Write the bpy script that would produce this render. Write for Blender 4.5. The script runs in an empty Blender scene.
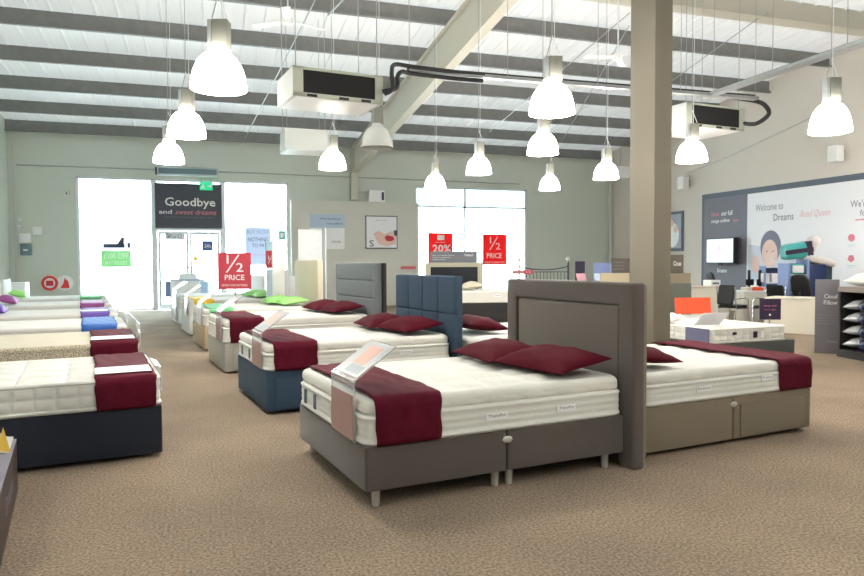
import bpy, bmesh, math, random
from mathutils import Vector, Matrix
random.seed(7)
SC = bpy.context.scene
COL = SC.collection
R = math.radians
PI = math.pi

# ------------------------------------------------------------------ camera
cam_d = bpy.data.cameras.new('camera'); cam = bpy.data.objects.new('camera', cam_d); COL.objects.link(cam)
cam_d.sensor_width = 36; cam_d.lens = 690/864*36; cam_d.clip_end = 300
_r = Vector((0.9499, -0.3125, -0.0044)); _f = Vector((0.3121, 0.9493, -0.0366)); _u = Vector((0.0156, 0.0334, 0.9993))
m = Matrix((( _r.x, _u.x, -_f.x, 0), (_r.y, _u.y, -_f.y, 0), (_r.z, _u.z, -_f.z, 1.5), (0, 0, 0, 1)))
cam.matrix_world = m
SC.camera = cam
# ------------------------------------------------------------------ world and exposure
w = bpy.data.worlds.new('sky'); SC.world = w; w.use_nodes = True
bg = w.node_tree.nodes['Background']; bg.inputs[0].default_value = (.84, .95, 1.0, 1); bg.inputs[1].default_value = 14.0
SC.view_settings.view_transform = 'Standard'; SC.view_settings.look = 'None'
SC.view_settings.gamma = 1; SC.view_settings.use_curve_mapping = False
SC.view_settings.exposure = 0.50
LAMP_STRENGTH = 34.0

# ------------------------------------------------------------------ materials
MATS = {}
def mat(name, col, rough=.6, metal=0, bump=0, bscale=60, var=0, vscale=30, emit=0, spec=.5, stretch=(1, 1, 1), sheen=0):
    if name in MATS: return MATS[name]
    m = bpy.data.materials.new(name); m.use_nodes = True; nt = m.node_tree; N = nt.nodes; L = nt.links
    b = N['Principled BSDF']
    b.inputs['Base Color'].default_value = (*col, 1); b.inputs['Roughness'].default_value = rough
    b.inputs['Metallic'].default_value = metal; b.inputs['Specular IOR Level'].default_value = spec
    if sheen: b.inputs['Sheen Weight'].default_value = sheen
    if emit:
        b.inputs['Emission Color'].default_value = (*col, 1); b.inputs['Emission Strength'].default_value = emit
    if bump or var:
        tc = N.new('ShaderNodeTexCoord'); mp = N.new('ShaderNodeMapping'); mp.inputs['Scale'].default_value = stretch
        L.new(tc.outputs['Object'], mp.inputs[0])
    if var:
        n = N.new('ShaderNodeTexNoise'); n.inputs['Scale'].default_value = vscale; n.inputs['Detail'].default_value = 3
        L.new(mp.outputs[0], n.inputs[0])
        r = N.new('ShaderNodeValToRGB'); r.color_ramp.elements[0].position = .3; r.color_ramp.elements[1].position = .7
        r.color_ramp.elements[0].color = (*[c*(1-var) for c in col], 1); r.color_ramp.elements[1].color = (*[min(1, c*(1+var)) for c in col], 1)
        L.new(n.outputs['Fac'], r.inputs[0]); L.new(r.outputs[0], b.inputs['Base Color'])
    if bump:
        n = N.new('ShaderNodeTexNoise'); n.inputs['Scale'].default_value = bscale; n.inputs['Detail'].default_value = 2
        L.new(mp.outputs[0], n.inputs[0])
        u = N.new('ShaderNodeBump'); u.inputs['Strength'].default_value = bump; u.inputs['Distance'].default_value = .01
        L.new(n.outputs['Fac'], u.inputs['Height']); L.new(u.outputs[0], b.inputs['Normal'])
    MATS[name] = m; return m
def s(r, g, b):   # sRGB 0-255 -> linear
    f = lambda c: (c/255/12.92 if c/255 <= .04045 else ((c/255+.055)/1.055)**2.4)
    return (f(r), f(g), f(b))
def glassy(name, tint, gloss=.12, rough=.03):
    m = bpy.data.materials.new(name); m.use_nodes = True; nt = m.node_tree; N = nt.nodes; L = nt.links
    N.remove(N['Principled BSDF'])
    t = N.new('ShaderNodeBsdfTransparent'); t.inputs[0].default_value = (*tint, 1)
    g = N.new('ShaderNodeBsdfGlossy'); g.inputs['Roughness'].default_value = rough
    lw = N.new('ShaderNodeLayerWeight'); lw.inputs[0].default_value = gloss*2
    mx = N.new('ShaderNodeMixShader'); L.new(lw.outputs['Fresnel'], mx.inputs[0]); L.new(t.outputs[0], mx.inputs[1]); L.new(g.outputs[0], mx.inputs[2])
    L.new(mx.outputs[0], N['Material Output'].inputs[0]); MATS[name] = m; return m
GLASS = glassy('window_glass', (.93, .98, .98), .12)

def print_acryl(name, col, k):   # clear acrylic with a printed insert seen through it
    m = bpy.data.materials.new(name); m.use_nodes = True; nt = m.node_tree; N = nt.nodes; L = nt.links
    b = N['Principled BSDF']; b.inputs['Base Color'].default_value = (*col, 1); b.inputs['Roughness'].default_value = .12
    b.inputs['Alpha'].default_value = k; MATS[name] = m; return m

def backlit(name, col, k=.55):    # thin paper: light comes through from the far side
    m = bpy.data.materials.new(name); m.use_nodes = True; nt = m.node_tree; N = nt.nodes; L = nt.links
    N.remove(N['Principled BSDF']); d = N.new('ShaderNodeBsdfDiffuse'); d.inputs[0].default_value = (*col, 1)
    t = N.new('ShaderNodeBsdfTranslucent'); t.inputs[0].default_value = (*col, 1); mx = N.new('ShaderNodeMixShader'); mx.inputs[0].default_value = k
    L.new(d.outputs[0], mx.inputs[1]); L.new(t.outputs[0], mx.inputs[2]); L.new(mx.outputs[0], N['Material Output'].inputs[0]); MATS[name] = m; return m
LINER_GLOW = backlit('roof_liner_added_glow', s(226, 226, 226), .025)  # white roof liner, translucency added so sky light brightens ceiling and room
ACRYL = print_acryl('clear_acrylic', s(232, 236, 240), .30)
CARPET = mat('carpet', s(143, 128, 112), .95, bump=.6, bscale=260, var=.46, vscale=62, spec=.1)
# a second, larger mottling inside the carpet
def carpet_mix():
    nt = CARPET.node_tree; N = nt.nodes; L = nt.links; b = N['Principled BSDF']
    old = b.inputs['Base Color'].links[0].from_socket
    tc = N.new('ShaderNodeTexCoord'); n = N.new('ShaderNodeTexNoise'); n.inputs['Scale'].default_value = 1.3; n.inputs['Detail'].default_value = 6
    L.new(tc.outputs['Object'], n.inputs[0])
    r = N.new('ShaderNodeValToRGB'); r.color_ramp.elements[0].color = (.88, .88, .88, 1); r.color_ramp.elements[1].color = (1.08, 1.06, 1.04, 1)
    r.color_ramp.elements[0].position = .35; r.color_ramp.elements[1].position = .65
    L.new(n.outputs['Fac'], r.inputs[0])
    mx = N.new('ShaderNodeMix'); mx.data_type = 'RGBA'; mx.blend_type = 'MULTIPLY'; mx.inputs[0].default_value = 1
    L.new(old, mx.inputs[6]); L.new(r.outputs[0], mx.inputs[7]); L.new(mx.outputs[2], b.inputs['Base Color'])
carpet_mix()
PAINT = mat('wall_paint', s(208, 215, 206), .85, bump=.05, bscale=40)
PAINT_R = mat('wall_paint_warm', s(214, 206, 197), .85, bump=.05, bscale=40)
PART = mat('partition_paint', s(212, 211, 203), .8)
STEELP = mat('purlin_grey', s(126, 126, 125), .55, metal=0, var=.08, vscale=6)
LINER = mat('roof_liner_white', s(232, 230, 230), .5)
RAFT = mat('rafter_paint', s(196, 192, 178), .6)
WHITEM = mat('white_metal', s(235, 236, 236), .4)
ALU = mat('white_aluminium', s(225, 232, 236), .35)
GALV = mat('galvanised', s(168, 172, 172), .4, metal=.5, var=.08, vscale=12)
CHROME = mat('chrome', (.75, .75, .76), .18, metal=1)
SATIN = mat('satin_nickel', s(205, 204, 200), .28, metal=.55)
BLACK = mat('black_plastic', s(22, 22, 24), .45)
DARKGRILL = mat('black_grille', s(14, 14, 15), .8, bump=.4, bscale=200)
RUBBER = mat('black_rubber', s(28, 28, 30), .6)
TAUPE = mat('taupe_fabric', s(82, 73, 69), .92, bump=.25, bscale=420, var=.07, vscale=160, sheen=.3, stretch=(1, 1, .25))
TAUPE_L = mat('taupe_panel_fabric', s(98, 89, 82), .92, bump=.25, bscale=420, var=.06, vscale=160, sheen=.3, stretch=(1, 1, .25))
BROWNG = mat('olive_brown_fabric', s(126, 115, 99), .9, bump=.2, bscale=380, var=.05, vscale=140)
NAVYF = mat('navy_fabric', s(30, 35, 48), .9, bump=.2, bscale=380, var=.06, vscale=140)
BLUEF = mat('denim_blue_fabric', s(44, 66, 88), .85, bump=.2, bscale=380, var=.06, vscale=140)
GREYF = mat('stone_grey_fabric', s(168, 166, 158), .9, bump=.15, bscale=380, var=.04, vscale=140)
SLATE = mat('slate_grey_fabric', s(112, 118, 124), .85, bump=.15, bscale=380, var=.04, vscale=140)
CREAMF = mat('cream_fabric', s(205, 198, 178), .9, bump=.15, bscale=380, var=.04, vscale=140)
TANF = mat('tan_fabric', s(176, 158, 128), .9, bump=.15, bscale=380)
WHITEF = mat('white_fabric', s(228, 228, 224), .9, bump=.1, bscale=300)
DARKF = mat('charcoal_fabric', s(44, 42, 44), .9, bump=.15, bscale=300)
MATT = mat('mattress_knit', s(220, 220, 215), .9, bump=.25, bscale=120, var=.02, vscale=90, sheen=.2)
MATT_TOP = mat('mattress_top_knit', s(222, 221, 215), .9, bump=.35, bscale=38, sheen=.2)
PIPE = mat('mattress_piping', s(214, 211, 196), .85)
BURG = mat('burgundy_satin', s(84, 13, 33), .75, bump=.12, bscale=14, var=.1, vscale=6, spec=.12)
BURG2 = mat('burgundy_satin_dark', s(78, 12, 28), .8, bump=.15, bscale=16, var=.08, vscale=6, spec=.1)
BLUER = mat('royal_blue_cloth', s(30, 88, 170), .6, bump=.15, bscale=12)
PURPR = mat('purple_cloth', s(98, 70, 160), .6, bump=.15, bscale=12)
MAGR = mat('magenta_cloth', s(150, 70, 140), .6, bump=.15, bscale=12)
GREENR = mat('green_cloth', s(96, 176, 116), .6, bump=.15, bscale=12)
LIME = mat('lime_green_cotton', s(150, 214, 120), .7, bump=.15, bscale=12)
YELR = mat('yellow_cloth', s(232, 190, 40), .6, bump=.15, bscale=12)
WHITEP = mat('white_print', s(240, 240, 242), .5)
INK = mat('dark_ink', s(60, 62, 84), .6)
GREYINK = mat('grey_ink', s(140, 144, 156), .6)
PINKINK = mat('pink_ink', s(224, 130, 150), .6)
REDP = mat('red_print', s(206, 52, 66), .5)
REDP2 = mat('bright_red_print', s(232, 66, 62), .5)
REDW = backlit('backlit_red_print', s(226, 60, 62), .3); WHITEW = backlit('backlit_white_print', s(236, 238, 242), .5); GREENW = backlit('backlit_green_print', s(176, 220, 172), .30); PALEW = backlit('backlit_pale_print', s(205, 210, 224), .3)
CHARP = mat('charcoal_print', s(74, 76, 88), .6)
GREYP = mat('grey_print', s(116, 114, 126), .6)
MURALW = mat('pale_print', s(240, 240, 244), .6)
FRAMED = mat('slate_frame', s(88, 96, 110), .5)
WOODL = mat('maple_laminate', s(222, 206, 190), .5)
DESKW = mat('cream_laminate', s(222, 216, 202), .5)
SKIN = mat('printed_skin_tone', s(232, 200, 190), .6)
HAIR = mat('printed_dark_hair', s(120, 124, 142), .6)
TEAL = mat('teal_packaging', s(70, 170, 170), .3, bump=.3, bscale=14)
COBALT = mat('cobalt_packaging', s(24, 46, 96), .35, bump=.2, bscale=14)
PERI = mat('periwinkle_card', s(120, 138, 184), .6)
NAVYP = mat('navy_plastic_wrap', s(22, 30, 60), .25, bump=.4, bscale=16)
SILVER = mat('silver_foil_wrap', s(196, 196, 200), .25, metal=.4, bump=.5, bscale=22)
ORANGE = mat('orange_card', s(226, 84, 44), .5)
PLUM = mat('dark_plum_print', s(50, 38, 66), .5)
SIGNBR = mat('brown_sign', s(84, 78, 72), .6)
EXITG = mat('exit_green', s(30, 190, 130), .4, emit=.6)
PINKPR = print_acryl('leaflet_pink_print', s(196, 158, 150), .62)
LEAFPR = print_acryl('leaflet_pale_print', s(228, 228, 232), .85)
def patterned():
    m = mat('beige_patterned_border', s(190, 180, 158), .9); nt = m.node_tree; N = nt.nodes; L = nt.links; b = N['Principled BSDF']
    tc = N.new('ShaderNodeTexCoord'); v = N.new('ShaderNodeTexVoronoi'); v.inputs['Scale'].default_value = 75
    L.new(tc.outputs['Object'], v.inputs[0]); r = N.new('ShaderNodeValToRGB')
    r.color_ramp.elements[0].color = (*s(136, 124, 104), 1); r.color_ramp.elements[0].position = .25
    r.color_ramp.elements[1].color = (*s(205, 196, 174), 1); r.color_ramp.elements[1].position = .6
    L.new(v.outputs['Distance'], r.inputs[0]); L.new(r.outputs[0], b.inputs['Base Color']); return m
PATTERN = patterned()
def screen_mat():
    return mat('screen_lit', s(206, 224, 234), .25, emit=.35)
SCREEN = screen_mat()
LIT = mat('lit_acrylic', (1, .95, .87), .3, emit=LAMP_STRENGTH)
UNLIT = mat('unlit_acrylic', s(206, 208, 204), .25, bump=.1, bscale=10)

# ------------------------------------------------------------------ mesh helpers
def link(name, me, mt, parent=None, loc=(0, 0, 0), rot=(0, 0, 0), smooth=None):
    o = bpy.data.objects.new(name, me); COL.objects.link(o)
    if mt: me.materials.clear(); me.materials.append(mt)
    o.location = loc; o.rotation_euler = rot
    if parent: o.parent = parent
    if smooth is not None:
        for p in me.polygons: p.use_smooth = True
        if smooth < 180:
            me.set_sharp_from_angle(angle=R(smooth))
    return o
def pydata(vs, fs):
    me = bpy.data.meshes.new('m'); me.from_pydata([tuple(v) for v in vs], [], fs); me.validate(); me.update(); return me
def tag(o, label, cat, group=None, kind=None):
    o['label'] = label; o['category'] = cat
    if group: o['group'] = group
    if kind: o['kind'] = kind
    return o
def struct(o): o['kind'] = 'structure'; return o
def empty(name, label, cat, loc=(0, 0, 0), rz=0, group=None):
    o = bpy.data.objects.new(name, None); COL.objects.link(o); o.location = loc; o.rotation_euler = (0, 0, rz); o.empty_display_size = .1
    return tag(o, label, cat, group)
class MB:
    def __init__(self): self.v = []; self.f = []
    def add(self, vs, fs):
        n = len(self.v); self.v += [tuple(v) for v in vs]; self.f += [tuple(i+n for i in f) for f in fs]; return self
    def box(self, a, b):
        x0, y0, z0 = a; x1, y1, z1 = b
        return self.add([(x0, y0, z0), (x1, y0, z0), (x1, y1, z0), (x0, y1, z0), (x0, y0, z1), (x1, y0, z1), (x1, y1, z1), (x0, y1, z1)],
                        [(0, 3, 2, 1), (4, 5, 6, 7), (0, 1, 5, 4), (1, 2, 6, 5), (2, 3, 7, 6), (3, 0, 4, 7)])
    def tube(self, pts, r, n=8):
        pts = [Vector(p) for p in pts]; rings = []
        for i, p in enumerate(pts):
            d = (pts[min(i+1, len(pts)-1)]-pts[max(i-1, 0)]).normalized()
            a = d.orthogonal().normalized() if i == 0 else (prev - d*prev.dot(d)).normalized()
            prev = a; b = d.cross(a); rr = r[i] if isinstance(r, (list, tuple)) else r
            rings.append([p+a*math.cos(2*PI*k/n)*rr+b*math.sin(2*PI*k/n)*rr for k in range(n)])
        vs = [q for g in rings for q in g]; fs = []
        for i in range(len(pts)-1):
            for k in range(n): fs.append((i*n+k, i*n+(k+1) % n, (i+1)*n+(k+1) % n, (i+1)*n+k))
        fs.append(tuple(range(n))[::-1]); fs.append(tuple((len(pts)-1)*n+k for k in range(n)))
        return self.add(vs, fs)
    def lathe(self, prof, n=24, c=(0, 0, 0), flute=0, nf=24, cap=True):
        vs = []; fs = []
        for (r, z) in prof:
            for k in range(n):
                t = 2*PI*k/n; rr = r*(1+flute*math.cos(nf*t)); vs.append((c[0]+rr*math.cos(t), c[1]+rr*math.sin(t), c[2]+z))
        for i in range(len(prof)-1):
            for k in range(n): fs.append((i*n+k, i*n+(k+1) % n, (i+1)*n+(k+1) % n, (i+1)*n+k))
        if cap: fs.append(tuple(range(n))[::-1]); fs.append(tuple((len(prof)-1)*n+k for k in range(n)))
        return self.add(vs, fs)
    def mesh(self): return pydata(self.v, self.f)
    def ob(self, name, mt, parent=None, loc=(0, 0, 0), rot=(0, 0, 0), smooth=None, bevel=0, seg=2):
        me = self.mesh()
        if bevel:
            bm = bmesh.new(); bm.from_mesh(me); bmesh.ops.bevel(bm, geom=bm.edges[:], offset=bevel, segments=seg, affect='EDGES', profile=.6, clamp_overlap=True)
            bm.to_mesh(me); bm.free()
            if smooth is None: smooth = 40
        return link(name, me, mt, parent, loc, rot, smooth)
def box(name, a, b, mt, parent=None, bevel=0, seg=2, loc=(0, 0, 0), rot=(0, 0, 0)):
    """box built about the middle of its own foot so the origin sits on the thing"""
    cx, cy, cz = (a[0]+b[0])/2, (a[1]+b[1])/2, a[2]
    M = Matrix.Rotation(rot[2], 4, 'Z')
    o = MB().box((a[0]-cx, a[1]-cy, 0), (b[0]-cx, b[1]-cy, b[2]-cz)).ob(name, mt, parent, (0, 0, 0), rot, None, bevel, seg)
    o.location = Vector(loc) + Vector((cx, cy, cz)); return o
def axis_samples(half, r, n):
    xs = [-half + r*(1-math.cos(PI/2*i/4)) for i in range(5)]
    inner = [(-half+r) + (2*half-2*r)*i/n for i in range(1, n)]
    return xs + inner + [-x for x in reversed(xs)]
def soft_mesh(L, W, H, rc=.06, rt=.03, rb=.02, nx=24, ny=20, top=None, side=None, nz=6):
    """rounded slab, centred in x,y, z 0..H; top(x,y)->dz, side(x,y,z)->outward offset"""
    X = axis_samples(L/2, rc, nx); Y = axis_samples(W/2, rc, ny)
    def rnd(x, y):
        ax = max(0, abs(x)-(L/2-rc)); ay = max(0, abs(y)-(W/2-rc))
        if ax > 0 and ay > 0:
            k = max(ax, ay)/math.hypot(ax, ay); ax *= k; ay *= k
            return math.copysign(L/2-rc+ax, x), math.copysign(W/2-rc+ay, y)
        return x, y
    nX, nY = len(X), len(Y); vs = []; fs = []
    ring = [(i, 0) for i in range(nX)] + [(nX-1, j) for j in range(1, nY)] + [(i, nY-1) for i in range(nX-2, -1, -1)] + [(0, j) for j in range(nY-2, 0, -1)]
    idx = {}
    def inset(x, y, d):     # move towards the middle by d near the edge
        return x*(1-2*d/L), y*(1-2*d/W)
    for i, x in enumerate(X):
        for j, y in enumerate(Y):
            xx, yy = rnd(x, y); xx, yy = inset(xx, yy, rt)
            dz = 0
            if top:
                e = min(1, min(L/2-abs(x), W/2-abs(y))/.05); dz = top(xx, yy)*max(0, e)
            idx[(i, j)] = len(vs); vs.append((xx, yy, H+dz))
    for i in range(nX-1):
        for j in range(nY-1): fs.append((idx[i, j], idx[i+1, j], idx[i+1, j+1], idx[i, j+1]))
    prof = [(rt*(1-math.sin(a)), H-rt*(1-math.cos(a))) for a in [PI/2*k/5 for k in range(1, 6)]]
    prof += [(0, H-rt-(H-rt-rb)*k/nz) for k in range(1, nz+1)]
    if rb > 0: prof += [(rb*(1-math.cos(a)), rb-rb*math.sin(a)) for a in [PI/2*k/3 for k in range(1, 4)]]
    prev = [idx[g] for g in ring]; n = len(ring)
    for (d, z) in prof:
        cur = []
        for g in ring:
            x0, y0 = rnd(X[g[0]], Y[g[1]]); x, y = inset(x0, y0, d)
            if side and z > rb:
                nx_ = 1 if g[0] == nX-1 else (-1 if g[0] == 0 else 0); ny_ = 1 if g[1] == nY-1 else (-1 if g[1] == 0 else 0)
                l = math.hypot(nx_, ny_) or 1; o = side(x, y, z); x += nx_/l*o; y += ny_/l*o
            cur.append(len(vs)); vs.append((x, y, z))
        for k in range(n): fs.append((prev[k], cur[k], cur[(k+1) % n], prev[(k+1) % n]))
        prev = cur
    fs.append(tuple(prev))
    fs = [tuple(reversed(f)) if False else f for f in fs]
    me = pydata(vs, fs)
    bm = bmesh.new(); bm.from_mesh(me); bmesh.ops.recalc_face_normals(bm, faces=bm.faces[:]); bm.to_mesh(me); bm.free()
    return me
def text(txt, width, height, mt, parent=None, loc=(0, 0, 0), rot=(R(90), 0, 0), name='lettering', shear=0, ext=.002, bold=0, align='c'):
    cu = bpy.data.curves.new('t', 'FONT'); cu.body = txt; cu.size = 1; cu.extrude = 0; cu.shear = shear; cu.offset = bold; cu.resolution_u = 2
    to = bpy.data.objects.new('t', cu); COL.objects.link(to)
    dg = bpy.context.evaluated_depsgraph_get(); me = bpy.data.meshes.new_from_object(to.evaluated_get(dg))
    bpy.data.objects.remove(to); bpy.data.curves.remove(cu)
    xs = [v.co.x for v in me.vertices]; ys = [v.co.y for v in me.vertices]
    x0, x1, y0, y1 = min(xs), max(xs), min(ys), max(ys)
    for v in me.vertices:
        v.co.x = ((v.co.x-x0)/(x1-x0)-.5)*width; v.co.y = ((v.co.y-y0)/(y1-y0)-.5)*height; v.co.z = ext
    return link(name, me, mt, parent, loc, rot)
def noise2(x, y, a=1.0):
    return math.sin(x*7.1*a+1.3)*math.cos(y*5.3*a-.7)*.5+math.sin(x*13.7*a-y*9.1*a)*.3+math.sin(x*3.1*a+y*17.3*a)*.2

# ------------------------------------------------------------------ room shell
X0, X1, Y0, Y1 = -5.65, 15.4, -6.0, 24.0
def zroof(y): return 5.53 + .097*(23.9-y)      # underside of the purlins
struct(MB().box((X0, Y0, -.1), (X1, Y1, 0)).ob('floor', CARPET))
WH = 9.0
def walls():
    b = MB()    # back wall with two glazed openings
    for (x0, x1, z0, z1) in [(X0-.2, -3.78, 0, 6.2), (-3.78, 2.74, 4.25, 6.2), (2.74, 7.26, 0, 6.2), (7.26, 11.72, 4.28, 6.2), (11.72, X1+.2, 0, 6.2), (7.26, 11.72, 0, .15)]:
        b.box((x0, Y1, z0), (x1, Y1+.25, z1))
    struct(b.ob('wall_back', PAINT))
    struct(MB().box((X1, Y0, 0), (X1+.2, Y1, WH)).ob('wall_right', PAINT_R))
    struct(MB().box((X0-.2, Y0, 0), (X0, Y1, WH)).ob('wall_left', PAINT))
    struct(MB().box((X0-.2, Y0-.2, 0), (X1+.2, Y0, WH)).ob('wall_front', PAINT))
walls()
def ceiling():
    vs = []; fs = []; pitch = .42; x = X0-.3; prof = []
    while x < X1+.3:
        prof += [(x, 0), (x+.09, 0), (x+.11, -.035), (x+.14, -.035), (x+.16, 0), (x+.28, 0), (x+.285, -.008), (x+.295, -.008), (x+.30, 0)]; x += pitch
    ya, yb = Y0-.2, Y1+.3
    for y in (ya, yb):
        for (px, pz) in prof: vs.append((px, y, zroof(y)+.36+pz))
    n = len(prof)
    for i in range(n-1): fs.append((i, i+1, n+i+1, n+i))
    o = link('ceiling', pydata(vs, fs), LINER_GLOW); struct(o)
ceiling()
def purlin(y, name='trim_1', x0=X0, x1=X1, d=.33, mt=STEELP):
    z = zroof(y); t = .012; fl = .075
    b = MB(); 
    # zed section extruded along x
    prof = [(-fl, 0), (0, 0), (0, d), (fl, d), (fl, d-t), (t, d-t), (t, -t), (-fl, -t), (-fl, .03), (-fl+.006, .03), (-fl+.006, 0)]
    prof = [(-fl, -t), (t, -t), (t, d-t), (fl, d-t), (fl, d), (0, d), (0, 0), (-fl+t, 0), (-fl+t, .03), (-fl, .03)]
    n = len(prof); vs = [(x, y+p[0], z+p[1]) for x in (x0, x1) for p in prof]
    fs = [(i, (i+1) % n, n+(i+1) % n, n+i) for i in range(n)] + [tuple(range(n))[::-1], tuple(range(n, 2*n))]
    b.add(vs, fs)
    o = b.ob(name, mt); struct(o); return o
k = 1
for yy in (23.85, 21.9, 19.9, 17.9, 15.9, 13.9, 9.9, 7.9, 5.9, 3.9, 1.9):
    purlin(yy, 'trim_%d' % k); k += 1
# deep painted cross beam
struct(MB().box((X0, 11.8, zroof(11.9)-.06), (X1, 12.0, zroof(11.9)+.36)).box((X0, 11.72, zroof(11.9)-.08), (X1, 12.08, zroof(11.9)-.06)).ob('trim_%d' % k, RAFT)); k += 1
# sloping portal rafter: tapered I section at x = 5
def rafter(xc, name):
    b = MB()
    ys = (23.9, 15.0, -4.0)
    zb = lambda y: 4.63+.099*(24-y) if y > 0 else 4.63+.099*(24-y)
    zt = lambda y: zroof(y)-.02
    for (xa, xb, fa, fb) in [(xc-.012, xc+.012, 0, 0)]:
        vs = []
        for y in ys: vs += [(xa, y, zb(y)), (xb, y, zb(y)), (xb, y, zt(y)), (xa, y, zt(y))]
        fs = []
        for i in range(2):
            for q in range(4): fs.append((i*4+q, i*4+(q+1) % 4, i*4+4+(q+1) % 4, i*4+4+q))
        fs += [(0, 1, 2, 3), (8, 9, 10, 11)]; b.add(vs, fs)
    for f in (zb, zt):
        vs = []
        for y in ys: vs += [(xc-.11, y, f(y)-.01), (xc+.11, y, f(y)-.01), (xc+.11, y, f(y)+.01), (xc-.11, y, f(y)+.01)]
        fs = []
        for i in range(2):
            for q in range(4): fs.append((i*4+q, i*4+(q+1) % 4, i*4+4+(q+1) % 4, i*4+4+q))
        fs += [(0, 1, 2, 3), (8, 9, 10, 11)]; b.add(vs, fs)
    # wall column under its end
    b.box((xc-.13, 23.7, 3.7), (xc+.11, 23.72, 5.45)); b.box((xc-.13, 23.95, 3.7), (xc+.11, 23.97, 5.45)); b.box((xc-.01, 23.72, 3.7), (xc+.01, 23.95, 5.45))
    return struct(b.ob(name, RAFT))
rafter(5.0, 'trim_%d' % k); k += 1
# corner trunking, wall conduit line
struct(MB().tube([(X0+.25, 23.97, 4.53), (2.0, 23.97, 4.53), (11.4, 23.97, 4.47)], .018, 6).ob('trim_%d' % k, GALV)); k += 1
struct(MB().tube([(X0+.18, 23.97, .2), (X0+.18, 23.97, 5.4)], .02, 6).ob('trim_%d' % k, PART)); k += 1
struct(MB().box((X1-.12, 23.8, 0), (X1-.04, 23.95, 5.4)).ob('trim_%d' % k, PART)); k += 1
# half-height partition standing in front of the back wall
struct(MB().box((2.76, 23.45, 0), (7.22, 23.62, 3.62)).ob('wall_partition', PART))

# glazing
def window(n, x0, x1, z0, z1, mull=(), trans=()):
    f = MB(); t = .07; y0, y1 = Y1+.03, Y1+.12
    f.box((x0, y0, z0), (x0+t, y1, z1)).box((x1-t, y0, z0), (x1, y1, z1)).box((x0, y0, z0), (x1, y1, z0+t)).box((x0, y0, z1-t), (x1, y1, z1))
    for mx in mull: f.box((mx-t/2, y0, z0), (mx+t/2, y1, z1))
    for tz in trans: f.box((x0, y0, tz-t/2), (x1, y1, tz+t/2))
    o = struct(f.ob('window_%d' % n, ALU))
    g = MB().box((x0+.02, y0+.035, z0+.02), (x1-.02, y0+.045, z1-.02)).ob('window_pane', GLASS, o)
    return o
window(1, -3.78, -1.55, 0, 4.25)
window(2, .60, 2.74, 0, 4.25)
window(3, 7.26, 11.72, .15, 4.28, mull=(9.2,), trans=(3.55,))
def door():
    root = struct(MB().box((-1.55, Y1+.02, 0), (-1.45, Y1+.14, 4.25)).box((.50, Y1+.02, 0), (.60, Y1+.14, 4.25)).box((-1.45, Y1+.02, 2.58), (.5, Y1+.14, 2.68)).box((-1.45, Y1+.02, 4.17), (.5, Y1+.14, 4.25)).ob('door_1', ALU))
    MB().box((-1.45, Y1+.06, 2.68), (.5, Y1+.07, 4.17)).ob('window_pane', GLASS, root)
    for (a, b, hx) in ((-1.43, -.49, -.58), (-.47, .48, -.38)):
        l = MB(); t = .08; y0, y1 = Y1+.05, Y1+.10
        l.box((a, y0, .01), (a+t, y1, 2.56)).box((b-t, y0, .01), (b, y1, 2.56)).box((a+t, y0, .01), (b-t, y1, .2)).box((a+t, y0, 2.46), (b-t, y1, 2.56))
        lf = l.ob('door_leaf', ALU, root)
        MB().box((a+t, y0+.02, .2), (b-t, y0+.03, 2.46)).ob('window_pane', GLASS, lf)
        MB().tube([(hx, Y1-.02, .9), (hx, Y1-.02, 1.4)], .015).tube([(hx, Y1-.02, .95), (hx, Y1+.06, .95)], .01).tube([(hx, Y1-.02, 1.35), (hx, Y1+.06, 1.35)], .01).ob('door_handle', CHROME, lf)
door()
# outside: pale paving and a canopy fascia over the windows
struct(MB().box((-30, Y1+.25, -.12), (40, 70, -.02)).ob('floor_outside', mat('pale_paving', s(225, 225, 222), .9)))
struct(MB().box((6.6, Y1+.9, 3.62), (12.6, Y1+1.1, 5.0)).box((6.6, Y1+.3, 4.9), (12.6, Y1+1.1, 5.0)).ob('trim_%d' % k, mat('fascia_blue_grey', s(206, 222, 226), .6))); k += 1

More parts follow.
